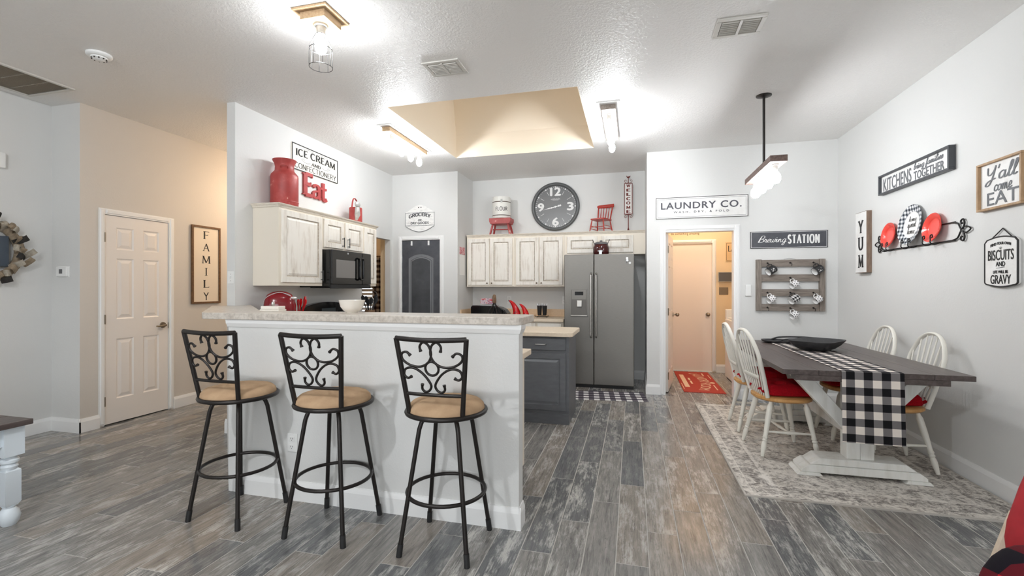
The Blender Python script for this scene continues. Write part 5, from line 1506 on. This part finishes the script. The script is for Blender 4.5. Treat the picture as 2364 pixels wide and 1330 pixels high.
# ------------------------------------------------------------------ mug rack
r = thing('mug_rack', 'grey weathered pallet board mug rack with hooks on the wall', 'mug rack', (1.746, BY, 1.343))
w, h = .352, .297
for s in (-1, 1): box('stile', M['palletv'], r, (-w if s < 0 else w-.055), (-w+.055 if s < 0 else w), -.045, -.001, -h, h, bevel=.002)
for k in range(4):
    z = h-.085-k*(2*h-.085)/3
    box('slat', M['palletwood'], r, -w+.056, w-.056, -.036, -.014, z, z+.08, bevel=.002)
hooks = [(-.235, .255), (0, .255), (.235, .255), (0, .085), (-.235, -.085), (0, -.085), (.235, -.085), (-.235, -.258), (0, -.262), (.235, -.258)]
for x, z in hooks:
    MB().cyl((x, -.036, z), (x, -.041, z), .010, n=12).tube(spl([(x, -.04, z), (x, -.076, z-.002), (x, -.099, z-.014), (x, -.094, z-.034), (x, -.08, z-.032)], 3), .0028, 6).build('hook', M['bronze'], r, smooth=50)
MB().tube(spl([(-.06, -.02, h), (0, -.006, h+.012), (.06, -.02, h)], 4), .0012, 5).build('hanging_wire', M['bronze'], r)
def mug(name, label, cx, cz, outer, inner, grp, hcol, letter=None, rad=.041, H=.09, belly=0, tilt=28, roll=0):
    """mug hanging by its handle; local +Z is the mug axis (mouth up) before it is tipped"""
    root = thing(name, label, 'mug', (1.746+cx, BY-.086, 1.343+cz), 0, grp)
    A = Matrix.Rotation(math.radians(-90-tilt+0), 4, 'Y') @ Matrix.Rotation(0, 4, 'Z')
    # mouth towards the lower left and a little out of the wall
    A = Matrix.Rotation(math.radians(24), 4, 'Z') @ Matrix.Rotation(math.radians(-(90+tilt)), 4, 'Y')
    hp = Vector((rad+.034, 0, H*.5))      # top of the handle after tipping
    off = -(A @ Vector((rad+.030, 0, H*.52)))
    def put(mb, nm, m_, parent=None, sm=50):
        o = mb.build(nm, m_, parent or root, smooth=sm)
        o.matrix_local = (Matrix.Translation(off) @ A) if parent is None else Matrix.Identity(4)
        return o
    b = belly
    body = put(MB().lathe([(rad*.82, 0), (rad*(.96+b), .006), (rad*(1+b), H*.35), (rad*(1-b*.2), H*.75), (rad*(1+b*.3), H), (rad*(1+b*.3)-.003, H), (rad*.93, H*.7), (rad*.9, .01)], 28), 'cup', outer)
    put(MB().lathe([(rad*.915, H*.02+.009), (rad*.925, H*.5), (rad*(1+b*.3)-.0035, H-.0005), (rad*(1+b*.3)-.0038, H-.0005), (rad*.92, H*.5), (rad*.90, H*.02+.0092)], 28, cap0=True, cap1=True), 'inside', inner)
    put(MB().tube(spl([(rad*.97, 0, H*.84), (rad+.022, 0, H*.82), (rad+.030, 0, H*.52), (rad+.018, 0, H*.22), (rad*.96, 0, H*.2)], 4), .0052, 8), 'handle', hcol)
    if letter:
        vs, fs = bfont(letter)
        ax, bx_ = min(v[0] for v in vs), max(v[0] for v in vs); az, bz = min(v[1] for v in vs), max(v[1] for v in vs)
        P = []
        for u, q in vs:
            s = ((u-ax)/(bx_-ax)-.5)*.036/rad; t = H*.36+(q-az)/(bz-az)*.042
            ang = math.radians(LETANG)+s
            P.append((math.cos(ang)*(rad+.0008), math.sin(ang)*(rad+.0008), t))
        put(MB().add(P, fs), 'monogram', lw, sm=None)
    return root
LETANG = -80
wi = mat('white_glaze', (242, 241, 239), .15)
bkm = mat('black_mug_glaze', (44, 44, 46), .35)
gm = 'mugs hanging on the pallet rack'
mug('coffee_mug', 'matte black mug with a white letter S hanging on the rack', -.235, .235, bkm, wi, gm, bkm, 'S', .044, .10)
mug('coffee_mug', 'matte black mug with a white letter K hanging on the rack', .235, .235, bkm, wi, gm, bkm, 'K', .044, .10)
mug('coffee_mug', 'black and white gingham mug with black handle hanging on the rack', 0, -.095, M['gmug'], wi, gm, bkm, None, .044, .10)
for lab, x, z in (('white polka dot mug hanging on the second slat above the gingham mug', 0, .068), ('white polka dot mug hanging below the S mug', -.235, -.102), ('white polka dot mug hanging below the K mug', .235, -.102), ('white polka dot mug hanging off the bottom slat of the rack', 0, -.28)):
    mug('coffee_mug', lab, x, z, M['dots'], wi, gm, wi, None, .038, .078, .1)
r = on_wall('alarm_keypad', 'blank white wall keypad between the doorway and the mug rack', 'keypad', 'dining', 1.315, 1.282)
box('case', M['white'], r, -.033, .033, -.02, -.001, -.066, .066, bevel=.006)
box('face_plate', M['white'], r, -.026, .026, -.022, -.02, -.058, .058, bevel=.001)

# ------------------------------------------------------------------ plate rack
r = on_wall('plate_rack', 'black wrought iron plate rack with leaf scroll ends on the wall', 'plate rack', 'right', 4.45, 1.72)
IR = M['black']
MB().tube([(-.50, -.012, -.07), (.46, -.012, -.07)], .006, 8).build('lower_rail', IR, r, smooth=50)
MB().tube([(-.50, -.010, .06), (.46, -.010, .06)], .005, 8).build('upper_rail', IR, r, smooth=50)
for s in (-1, 1):
    X0 = .46 if s > 0 else .50
    for zz in (1, -1):
        MB().tube([(s*x, -.012, zz*z-.005) for x, z in [(p.x, p.y) for p in spl([(X0-.02, .062), (X0+.03, .05), (X0+.06, .01), (X0+.085, .012), (X0+.10, .05), (X0+.085, .075), (X0+.062, .065), (X0+.066, .045), (X0+.078, .048)], 4)]], .0055, 7).build('end_scroll', IR, r, smooth=50)
    MB().tube([(s*(X0+.06+p.x), -.012, p.y-.005) for p in spl([(0, 0), (.05, .022), (.10, 0), (.05, -.022)], 5, True)], .0048, 7, closed=True).build('leaf', IR, r, smooth=50)
for x in (-.41, -.325, -.09, .01, .205, .30):
    MB().tube([(x, y, z) for y, z in [(p.x, p.y) for p in spl([(-.012, -.07), (-.05, -.085), (-.076, -.07), (-.076, -.05)], 4)]] + [(x+p.x, -.076, -.05+p.y) for p in spl([(0, .004), (.0, .03), (.018, .038), (.026, .022), (.014, .014)], 4)], .0042, 7).build('plate_hook', IR, r, smooth=50)
def plate(name, label, a, z, R, rim, well, grp, text=False):
    r = on_wall(name, label, 'plate', 'right', a, z, grp)
    tilt = Matrix.Rotation(math.radians(-8), 4, 'X')
    def ring(prof, nm, m_):
        n = 44
        mb = MB().rings([[(q*math.cos(2*PI*k/n), y-.034, q*math.sin(2*PI*k/n)) for k in range(n)] for q, y in prof], False, nm == 'well')
        o = mb.build(nm, m_, r, smooth=45); o.matrix_local = tilt; return o
    ring([(R*.62, .018), (R*.66, .010), (R*.98, -.008), (R, -.010), (R*.985, -.014), (R*.7, -.001), (R*.66, .004), (R*.655, .004)], 'rim', rim)
    o = ring([(R*.66, .0038), (R*.645, .006), (R*.6, .009), (R*.3, .0095)], 'well', well)
    if text:
        for it in [(script('home', .09, .1), -.05, .055, .03, .075), (script('sweet', .09, .1), -.06, .06, -.02, .03), (script('home', .09, .1), -.05, .055, -.075, -.02)]:
            letters(r, M['ink'], [it], -.026).matrix_local = tilt
gp = 'plates on the wrought iron rack'
plate('dinner_plate', 'plain coral red plate on the rack, on the YUM sign side', 4.82, 1.772, .112, M['coral'], M['coral'], gp)
plate('dinner_plate', 'white home sweet home plate with black gingham rim on the rack', 4.49, 1.822, .165, M['gplate'], wi, gp, True)
plate('dinner_plate', 'plain coral red plate on the rack, under the KITCHENS sign end', 4.20, 1.762, .112, M['coral'], M['coral'], gp)

# ------------------------------------------------------------------ decor on the cabinets
r = thing('milk_can', 'tall worn red milk can on top of the kitchen cabinets', 'milk can', (KX+.145, 3.865, DK))
MB().lathe([(.122, 0), (.126, .006), (.126, .30), (.122, .32), (.10, .345), (.088, .36), (.085, .40), (.092, .43), (.108, .458), (.11, .466), (.104, .464), (.088, .43), (.08, .40)], 36).build('can_body', M['redpaint'], r, smooth=40)
MB().tube(spl([(.085, -.03, .375), (.115, -.03, .39), (.12, 0, .396), (.115, .03, .39), (.085, .03, .375)], 4), .005, 8).build('handle', M['redpaint'], r, smooth=50).rotation_euler = (0, 0, -.9)
MB().lathe([(.1275, .045), (.129, .05), (.1275, .055)], 36, cap0=False, cap1=False).build('band', M['redpaint'], r)
r = thing('watering_can', 'red watering can with galvanised spout on top of the kitchen cabinets', 'watering can', (KX+.15, 5.07, DK), math.radians(0))
MB().lathe([(.078, 0), (.08, .004), (.078, .19), (.074, .2), (.07, .19), (.07, .01)], 28).build('can_body', M['redpaint'], r, smooth=40)
MB().tube(spl([(-.01, .068, .17), (-.01, .06, .26), (-.01, .0, .315), (-.01, -.04, .29), (-.01, -.065, .19)], 5), [(.011, .005)]*21, 8).build('handle', M['redpaint'], r, smooth=50)
MB().tube([(.05, -.06, .04), (.075, -.075, .10), (.08, -.085, .18), (.085, -.095, .205)], [.014, .034, .028, .016], 14).build('spout', M['galv'], r, smooth=50)
MB().sph((.09, -.095, .222), .05, 18, (.5, 1, .75)).build('sprinkler_rose', M['galv'], r, smooth=60)
r = thing('step_stool', 'small red wooden stool on the cabinets under the flour tin', 'stool', (-1.905, 6.725, DK))
MB().prism([(-.165, .205), (-.145, .165), (.145, .165), (.165, .205), (.165, .25), (-.165, .25)], -.105, .105).build('seat', M['redpaint'], r, bevel=.003)
for sx in (-1, 1):
    for sy in (-1, 1):
        MB().tube([(sx*.115, sy*.065, .175), (sx*.155, sy*.09, 0)], [(.016, .016)]*2, 6).build('leg', M['redpaint'], r)
MB().cyl((-.135, 0, .09), (.135, 0, .09), .008).build('stretcher', M['redpaint'], r)
r = thing('flour_tin', 'white chipped enamel FLOUR tin with latched lid on the red stool', 'canister', (-1.905, 6.725, DK+.25), .27)
MB().lathe([(.132, 0), (.136, .006), (.136, .235), (.134, .245)], 36).build('tin_body', M['enamel'], r, smooth=40)
MB().lathe([(.138, .246), (.138, .305), (.132, .318), (.02, .326)], 36).build('lid', M['enamel'], r, smooth=40)
for z in (.24, .04): MB().lathe([(.1365, z-.006), (.139, z), (.1365, z+.006)], 36, cap0=False, cap1=False).build('rim_band', mat('rusty_band', (112, 100, 90), .5, .4), r)
box('latch', M['galv'], r, -.014, .014, -.146, -.134, .225, .275, bevel=.002)
vs, fs = serif('FLOUR', .2, .12, .2, 0)
ax, bx_ = min(v[0] for v in vs), max(v[0] for v in vs)
MB().add([(.1372*math.sin(((u-ax)/(bx_-ax)-.5)*1.35), -.1372*math.cos(((u-ax)/(bx_-ax)-.5)*1.35), .105+q*.055) for u, q, _ in vs], fs).build('lettering', M['ink'], r)
r = thing('doll_chair', 'small red wooden spindle chair ornament on the cabinets beside the clock', 'chair ornament', (-.435, 6.71, DK), math.radians(-112))
RC_ = M['redchair']
MB().slab(rounded([(-.125, -.12), (.125, -.105), (.125, .105), (-.125, .12)], .03), .172, .19).build('seat', RC_, r, bevel=.003)
TL = {(-1, -1): (-.10, -.095), (-1, 1): (-.10, .095), (1, -1): (.10, -.085), (1, 1): (.10, .085)}
FT = {(-1, -1): (-.135, -.12), (-1, 1): (-.135, .12), (1, -1): (.125, -.11), (1, 1): (.125, .11)}
for k in TL: MB().turned((*TL[k], .175), (*FT[k], 0), [(0, .007), (.3, .010), (.7, .009), (1, .006)], 8).build('leg', RC_, r, smooth=50)
mid = lambda k, t: Vector((*TL[k], .175)).lerp(Vector((*FT[k], 0)), t)
for s in (-1, 1):
    for t in (.5, .72): MB().cyl(mid((-1, s), t), mid((1, s), t), .0045, n=8).build('stretcher', RC_, r)
    for t in (.6,): MB().cyl(mid((s, -1), t), mid((s, 1), t), .0045, n=8).build('stretcher', RC_, r)
for y in (-.10, .10): MB().turned((-.105, y*.95, .185), (-.165, y*1.12, .40), [(0, .008), (.5, .010), (1, .007)], 8).build('back_post', RC_, r, smooth=50)
for y in (-.06, -.02, .02, .06): MB().turned((-.108, y*.95, .185), (-.155, y*1.05, .38), [(0, .005), (.4, .007), (1, .004)], 8).build('spindle', RC_, r, smooth=50)
MB().tube([(-.158-.014*(1-(y/.13)**2), y, .395) for y in [-.13+.26*k/8 for k in range(9)]], [(.024, .006)]*9, 8).build('crest_rail', RC_, r, smooth=50)
r = thing('welcome_stake', 'rust red metal WELCOME sign on a stake standing on the cabinets', 'sign', (-.055, 6.80, DK))
RM = M['rustmetal']
MB().tube([(0, 0, .02), (0, 0, .26)], .006, 8).cyl((0, 0, 0), (0, 0, .075), .022, .005, 12).build('stake', RM, r, smooth=40)
MB().tube([(0, 0, .70), (0, 0, .78)], .005, 8).tube(spl([(-.028, 0, .805), (-.012, 0, .785), (0, 0, .782), (.016, 0, .79), (.03, 0, .8)], 3), [.004]*3+[.011]*7+[.004]*3, 8).build('bird_finial', RM, r, smooth=40)
M_ = MB(); rect_frame(M_, .058, .222, .009, -.006, .006); M_.v = [(x, y, z+.478) for x, y, z in M_.v]; M_.build('frame', RM, r)
box('back_panel', M['paper'], r, -.05, .05, .001, .003, .265, .692)
for k, tx in enumerate('WELCOME'):
    z = .662-k*.061
    letters(r, RM, [(serif(tx, .3, .18, ser=.18), -.03, .03, z-.022, z+.022)], -.001, 'letter')
for s in (-1, 1):
    for z0, d in ((.705, 1), (.25, -1)):
        MB().tube([(s*p.x, 0, z0+d*p.y) for p in spl([(.004, 0), (.03, -.002), (.052, .018), (.045, .04), (.028, .038), (.03, .022)], 4)], .0032, 6).build('scroll', RM, r, smooth=50)

# ------------------------------------------------------------------ small things on worktops
r = thing('serving_bowl', 'cream ceramic bowl standing on the bar counter', 'bowl', (-1.737, 2.62, BT))
MB().lathe([(.034, 0), (.036, .006), (.05, .014), (.07, .04), (.080, .078), (.081, .082), (.077, .081), (.066, .042), (.045, .02), (.01, .014)], 36).build('bowl_body', M['ceramic'], r, smooth=50)
r = thing('butter_dish', 'white rectangular lidded box with a silver knob on the bar counter', 'butter dish', (-2.41, 2.70, BT), math.radians(3))
box('dish', M['ceramic'], r, -.075, .075, -.04, .04, 0, .012, bevel=.003)
box('lid', M['ceramic'], r, -.07, .07, -.036, .036, .0125, .034, bevel=.004)
MB().sph((0, 0, .05), .012, 12, (1, 1, 1.6)).build('lid_knob', M['steel'], r, smooth=60)
r = thing('pressure_fryer', 'dark red domed countertop cooker with a silver handle on the side worktop', 'cooker', (-3.215, 3.685, WTZ), math.radians(38))
fry = .74
MB().rings(loft([(.17, .13, 0), (.18, .14, .02), (.18, .142, .20), (.178, .14, .215)], 36, 3.4)).build('base', M['darkred'], r, smooth=40)
MB().rings(loft([(.182, .144, .217), (.182, .144, .27), (.172, .134, .325), (.14, .108, .365), (.08, .06, .39), (.01, .01, .396)], 36, 2.8)).build('dome_lid', M['darkred'], r, smooth=50)
MB().rings([[(x+.13, y-.06, z+.33) for x, y, z in q] for q in loft([(.06, .03, -.012), (.075, .042, 0), (.06, .03, .012)], 24, 2)]).build('lid_handle', M['silver'], r, smooth=50)
MB().tube(spl([(-.182, -.03, .26), (-.15, -.08, .335), (0, -.11, .385), (.13, -.1, .35)], 4), .004, 6).build('trim_line', M['silver'], r, smooth=50)
for ch in list(COL.objects):
    if ch.parent is r: ch.scale = (.74, .74, 1.0)
r = thing('utensil_crock', 'red canister holding red silicone utensils beside the cooker', 'utensil holder', (-3.215, 3.93, WTZ))
MB().lathe([(.055, 0), (.06, .005), (.062, .18), (.064, .19), (.058, .188), (.055, .02)], 28).build('crock', M['redgloss'], r, smooth=40)
for k, (a, l) in enumerate(((.3, .33), (1.2, .36), (-.5, .34), (2.2, .33), (-1.3, .31))):
    e = Vector((.05*math.cos(a)*1.6, .05*math.sin(a)*1.6, l-.02))
    u = thing('utensil_tmp', 'x', 'x') if False else None
    MB().tube([(0, 0, .03), tuple(e*.75), tuple(e*.9), tuple(e)], [(.006, .006), (.007, .006), (.018, .006), (.012, .005)], 10).build('utensil', M['redgloss'], r, smooth=50)
r = thing('black_utensil_crock', 'wooden crock of black utensils on the worktop past the range', 'utensil holder', (KX+.34, 5.08, WTZ))  # a crock of cooking utensils, holds no knives
MB().lathe([(.05, 0), (.058, .01), (.06, .15), (.055, .155), (.05, .02)], 24).build('crock', M['framewood'], r, smooth=40)
for k, (a, l, f) in enumerate(((.2, .34, .03), (1.0, .37, .025), (1.9, .33, .034), (2.7, .35, .028), (3.8, .36, .03), (5.0, .32, .03))):
    e = Vector((.085*math.cos(a), .085*math.sin(a), l-.03))
    MB().tube([(0, 0, .03), tuple(e*.72), tuple(e*.86), tuple(e*.96), tuple(e*1.02)], [(.005, .005), (.006, .005), (f, .005), (f*.9, .005), (.008, .004)], 12).build('utensil', M['blackmatte'], r, smooth=50)
MB().tube([(.0, .0, .05), (.03, .04, .28)], .004, 6).tube(spl([(.03, .04, .28), (.0, .05, .33), (.035, .06, .38), (.07, .06, .33), (.03, .04, .28)], 4), .002, 5).build('whisk', M['steel'], r)
# back worktop things
r = thing('bread_box', 'glossy black rounded countertop box with a white top strip beside the pantry corner', 'bread box', (-2.02, 6.56, WTZ))
P = [(-.28, .0), (.28, 0), (.27, .06), (.23, .11), (.16, .145), (.05, .165), (-.25, .17), (-.27, .16), (-.28, .14)]
MB().prism(P, -.11, .11).build('box_body', M['blackgloss'], r, bevel=.012, seg=3)
MB().prism([(-.14, .168), (.10, .164), (.10, .172), (-.14, .176)], -.08, .08).build('top_strip', M['silver'], r)
r = thing('twig_tripod', 'rustic brown twig bundle on splayed dark legs behind the bar', 'ornament', (-1.90, 6.33, WTZ))
tw = nmat('brown_twig', [(.3, (86, 62, 44)), (.5, (128, 100, 76)), (.7, (160, 134, 108))], (6, 6, 1), 22, 5, .8, .4, .006)
MB().lathe([(.012, .205), (.028, .22), (.03, .26), (.027, .30), (.02, .325), (.006, .333)], 14).build('twig_bundle', tw, r, smooth=50)
for k in range(4):
    a = .5+k*PI/2+.2
    q = [(.008, .215), (.022, .19), (.07, .12), (.125, .0)]
    MB().tube(spl([(x*math.cos(a), x*math.sin(a), z) for x, z in q], 4), [.006]*13, 7).build('leg', M['bronze'], r, smooth=50)
for k in range(2):
    a = PI+k*PI
    MB().tube(spl([(.015*math.cos(a), .015*math.sin(a), .21), (.03*math.cos(a), .02*math.sin(a), .17), (.035*math.cos(a), .03*math.sin(a), .15)], 3), .005, 6).build('prong', M['bronze'], r)
def horn(label, x, y, s, rz):
    r = thing('ceramic_pepper', label, 'ornament', (x, y, WTZ), rz, 'red ceramic horn-shaped ornaments')
    pts = [(p.x*s, 0, p.y*s+.010) for p in spl([(.062, .0), (.07, .06), (.05, .13), (.01, .20), (-.045, .25)], 5)]
    n = len(pts)
    MB().tube(pts, [max(.004, s*(.066*(1-i/(n-1))**.7+.004)) for i in range(n)], 16).build('horn_body', M['redgloss'], r, smooth=60)
    MB().tube([(p[0], p[1], p[2]) for p in [(-.045*s, 0, .25*s), (-.062*s, 0, .266*s)]], .004*s, 6).build('stem', M['blackmatte'], r)
    MB().sph((.062*s, -.048*s, .065*s), .03*s, 14, (.8, .35, 1.3)).build('hollow', M['darkred'], r, smooth=60)
horn('taller red glossy horn-shaped ceramic ornament behind the bar', -1.66, 6.42, .95, 0)
horn('shorter red glossy horn-shaped ceramic ornament behind the bar', -1.50, 6.36, .76, 0)
r = thing('pod_holder', 'two black cups filled with clear wrap on a black wire stand beside the fridge', 'cup holder', (-1.265, 6.62, WTZ))
MB().tube([(-.08, -.03, .012), (.08, -.03, .012)], .003, 6).tube([(-.08, .03, .012), (.08, .03, .012)], .003, 6).tube(spl([(-.08, -.03, .012), (-.10, -.03, .02), (-.095, -.03, .035), (-.08, -.03, .03)], 3), .003, 6).tube(spl([(.08, -.03, .012), (.10, -.03, .02), (.095, -.03, .035), (.08, -.03, .03)], 3), .003, 6).tube([(-.05, -.04, .03), (.05, -.04, .03), (.05, .04, .03), (-.05, .04, .03)], .003, 6, closed=True).tube([(-.05, -.03, .012), (-.05, -.03, .03)], .003, 6).tube([(.05, .03, .012), (.05, .03, .03)], .003, 6).tube([(-.07, -.03, .0), (-.07, -.03, .012)], .004, 6).tube([(.07, -.03, .0), (.07, -.03, .012)], .004, 6).tube([(-.07, .03, .0), (-.07, .03, .012)], .004, 6).tube([(.07, .03, .0), (.07, .03, .012)], .004, 6).build('wire_stand', M['black'], r)
for x in (-.037, .037):
    c_ = MB().lathe([(.026, .034), (.028, .038), (.036, .165), (.037, .17), (.034, .168), (.026, .05)], 22, (x, 0, 0)).build('cup', M['blackmatte'], r, smooth=40)
    wr = MB()
    for k in range(7):
        a = 2*PI*k/7
        wr.add([(x+.012*math.cos(a), .012*math.sin(a), .16), (x+.034*math.cos(a-.4), .034*math.sin(a-.4), .168), (x+.05*math.cos(a), .05*math.sin(a), .205+.012*math.sin(3*a)), (x+.034*math.cos(a+.4), .034*math.sin(a+.4), .17)], [(0, 1, 2, 3)])
    wr.build('clear_wrap', mat('clear_wrap', (226, 228, 232), .15), c_)
r = thing('recipe_book', 'small red and white booklet leaning on the wall behind the black box', 'book', (-2.13, 6.86, WTZ+.15-.15))
MB().add([(-.10, -.17, .185), (.10, -.17, .185), (.10, -.155, .27), (-.10, -.155, .27), (-.10, -.16, .184), (.10, -.16, .184), (.10, -.145, .269), (-.10, -.145, .269)], [(0,1,2,3),(7,6,5,4),(0,4,5,1),(1,5,6,2),(2,6,7,3),(3,7,4,0)]).build('cover', nmat('booklet_print', [(.40, (190, 60, 66)), (.48, (226, 210, 212)), (.56, (150, 130, 160)), (.64, (210, 90, 90))], (1, 1, 2), 16, 3, .5), r)
# calendar on the nook side wall
r = on_wall('wall_calendar', 'hanging paper calendar with a red printed top beside the wall cabinets', 'calendar', 'nookleft', 6.43, 1.70)
box('pages', M['paper'], r, -.10, .10, -.006, -.001, -.20, .10)
box('picture', nmat('calendar_print', [(.40, (196, 60, 70)), (.5, (232, 200, 200)), (.6, (190, 80, 90))], (1, 1, 1), 26, 3, .6), r, -.10, .10, -.007, -.001, .10, .21)
mb = MB().tube([(-.10, -.006, .10), (.10, -.006, .10)], .003, 6); mb.build('spiral', M['galv'], r)

# side room curtain
r = thing('curtain', 'brown and white gingham curtain at the side room window', 'curtain', (-4.30, SY-.07, 0))
N = 40; V = []; F = []
for i in range(N+1):
    x = -.09+.18*i/N; y = .018*math.sin(i*1.15)
    V += [(x, y, .72), (x, y, 1.84)]
for i in range(N): F.append((2*i, 2*i+2, 2*i+3, 2*i+1))
MB().add(V, F).build('drape', M['gcurt'], r, smooth=60)
MB().cyl((-.9, 0, 1.86), (.16, 0, 1.86), .012).sph((.17, 0, 1.86), .022).build('curtain_rod', M['framewood'], r, smooth=40)
MB().cyl((.12, 0, 1.86), (.12, .068, 1.86), .008).build('rod_bracket', M['framewood'], r)
r = thing('wall_post', 'dark brown wooden post beside the gingham curtain', 'post', (-4.17, SY-.03, 0))
box('post', M['framewood'], r, -.025, .025, -.025, .025, 0, 2.35, bevel=.004)
box('cap', M['framewood'], r, -.035, .035, -.029, .029, 2.35, 2.40, bevel=.006)

# ------------------------------------------------------------------ entry side
r = on_wall('thermostat', 'white digital thermostat on the return wall', 'thermostat', 'return', -5.024, 1.459)
box('case', M['white'], r, -.065, .065, -.026, -.001, -.045, .045, bevel=.006)
box('screen', M['greyplastic'], r, -.022, .018, -.0275, -.026, -.018, .022)
box('mount_plate', M['white'], r, -.072, .072, -.006, -.0005, -.05, .05, bevel=.002)
r = on_wall('door_chime', 'small white door chime box high on the left wall', 'door chime', 'left', 2.665, 2.39)
box('case', M['white'], r, -.07, .07, -.045, -.001, -.065, .065, bevel=.008)
box('grille_plate', M['white'], r, -.055, .055, -.048, -.045, -.05, .05, bevel=.004)
# wreath
r = on_wall('wreath', 'burlap ribbon wreath with dark plaque on the left wall', 'wreath', 'left', 2.59, 1.62)
bur = [nmat('burlap_%d' % k, [(.3, a), (.7, b)], (1, 1, 1), 40, 4, .9, .1) for k, (a, b) in enumerate((((128, 112, 92), (164, 148, 126)), ((150, 142, 128), (186, 178, 164)), ((40, 38, 36), (58, 54, 50))))]
MB().tube([(.235*math.cos(2*PI*k/36), -.04, .235*math.sin(2*PI*k/36)) for k in range(36)], .035, 10, closed=True).build('ring', bur[0], r, smooth=60)
rn = random.Random(4)
for k in range(40):
    a = 2*PI*k/40+rn.uniform(-.1, .1); q = .235+rn.uniform(-.03, .045)
    cx, cz = q*math.cos(a), q*math.sin(a); tw_ = rn.uniform(0, PI); L = rn.uniform(.05, .085)
    d = Vector((math.cos(tw_), -.3, math.sin(tw_))).normalized(); e = Vector((-math.sin(tw_), -.2, math.cos(tw_)))
    P0 = Vector((cx, -.06, cz))
    pts = [P0 - d*L*.2, P0 + Vector((0, -.035, 0)) + d*L*.35, P0 + Vector((0, -.045, 0)) + d*L*.8, P0 + Vector((0, -.015, 0)) + d*L]
    V, F = [], []
    for p in spl(pts, 3):
        V += [p - e*.026, p + e*.026]
    F = [(2*i, 2*i+1, 2*i+3, 2*i+2) for i in range(len(V)//2-1)]
    MB().add(V, F).build('ribbon_loop', bur[(0, 1, 0, 2, 1)[k % 5]], r, smooth=60)
box('plaque', mat('slate_plaque', (70, 80, 92), .6), r, -.15, .16, -.05, -.038, -.13, .13, bevel=.004)
# console table at the left edge
r = thing('end_table', 'low white turned-leg table with dark wooden top at the left wall side', 'table', (-3.67, 1.46, 0))
TP = .545
for k in range(4): box('top_plank', M['tablewood'], r, -.40+k*.2+.0008, -.20+k*.2-.0008, -.42, .40, TP, TP+.03, bevel=.003)
blue = mat('white_blue_paint', (226, 234, 240), .4)
for sx in (-1, 1):
    for sy in (-1, 1):
        cx, cy = sx*.33, sy*.33
        lg = MB()
        lg.box(cx-.045, cx+.045, cy-.045, cy+.045, TP-.16, TP)
        lg.lathe([(.036, TP-.16), (.03, TP-.17), (.042, TP-.185), (.042, TP-.197), (.03, TP-.207), (.038, TP-.22), (.034, TP-.235)], 20, (cx, cy, 0))
        ob = [(.032, TP-.235), (.042, TP-.245), (.042, .125), (.03, .105)]
        lg.rings([[(cx+q*1.18*math.cos(PI/4+k*PI/2), cy+q*1.18*math.sin(PI/4+k*PI/2), z) for k in range(4)] for q, z in ob])
        lg.lathe([(.03, .107), (.026, .095), (.042, .075), (.048, .05), (.042, .02), (.03, 0)], 20, (cx, cy, 0))
        lg.build('leg', blue, r, smooth=35)
for s in (-1, 1):
    box('apron', blue, r, -.285, .285, s*.35-.01, s*.35+.01, TP-.10, TP-.001)
    box('apron', blue, r, s*.35-.01, s*.35+.01, -.285, .285, TP-.10, TP-.001)

# armchair at the right edge with red cushion and plaid pillow
LCX, LCY, LCR = .841, 1.25, math.radians(27)
r = thing('lounge_chair', 'light wooden slatted chair with a sloping back holding red cushions', 'chair', (LCX, LCY, 0), LCR)
lwd = nmat('pale_limed_wood', [(.3, (196, 178, 154)), (.7, (222, 208, 188))], (3, 3, 3), 8, 5, .6)
for s in (-1, 1):
    MB().tube([(-.30, s*.26, 0), (-.28, s*.26, .15), (-.26, s*.26, .27)], [(.022, .026)]*3, 8).build('front_leg', lwd, r, smooth=30)
    MB().tube([(.30, s*.27, 0), (.20, s*.27, .30), (.405, s*.27, .655)], [(.012, .016)]*3, 8).build('rear_leg', lwd, r, smooth=30)
MB().box(-.28, .20, -.27, .27, .27, .31).build('seat_frame', lwd, r, bevel=.006)
for z in (.40, .50, .60): MB().box(.22+(z-.3)*.577, .24+(z-.3)*.577, -.25, .25, z-.03, z+.03).build('back_slat', lwd, r, bevel=.004)
def soft(parent, name, m_, c, ax, ay, az, tilt, e=3.2, puff=.0):
    R = []
    for j in range(1, 16):
        b = PI*j/16-PI/2; cb, sb = math.cos(b), math.sin(b)
        ring = []
        for k in range(32):
            t = 2*PI*k/32; ct, st = math.cos(t), math.sin(t)
            f = lambda v: math.copysign(abs(v)**(2/e), v)
            x, y, z = ax*f(cb)*f(ct), ay*f(cb)*f(st), az*f(sb)
            x *= 1+puff*math.sin(9*y+5*z)
            ring.append((x, y, z))
        R.append(ring)
    o = MB().rings(R).build(name, m_, parent, smooth=70)
    o.matrix_local = Matrix.Translation(c) @ Matrix.Rotation(tilt, 4, 'Y')
    return o
r = thing('back_cushion', 'deep red velvet cushion against the back of the pale wooden chair', 'cushion', (LCX, LCY, .315), LCR)
soft(r, 'pad', M['velvet'], (.40, .01, .415), .06, .24, .25, math.radians(30), 3.6, .08)
MB().tube([(.34+.33*p.y*.577, p.x, .20+p.y*.48) for p in spl([(-.17, .1), (-.17, .5), (-.16, .9), (0, .96), (.15, .9), (.15, .5), (.15, .1)], 4)], .006, 6).build('piping', M['velvet'], r, smooth=60)
r = thing('plaid_pillow', 'red and black plaid pillow on the seat of the pale wooden chair', 'pillow', (LCX, LCY, .315), LCR)
soft(r, 'pad', M['plaid'], (.12, -.035, .20), .075, .215, .19, math.radians(28), 3.2, .1)
MB().tube([(.12+.0*k, -.035+.19*math.cos(2*PI*k/24), .20+.165*math.sin(2*PI*k/24)) for k in range(24)], .003, 5, closed=True).build('seam', M['velvet'], r)
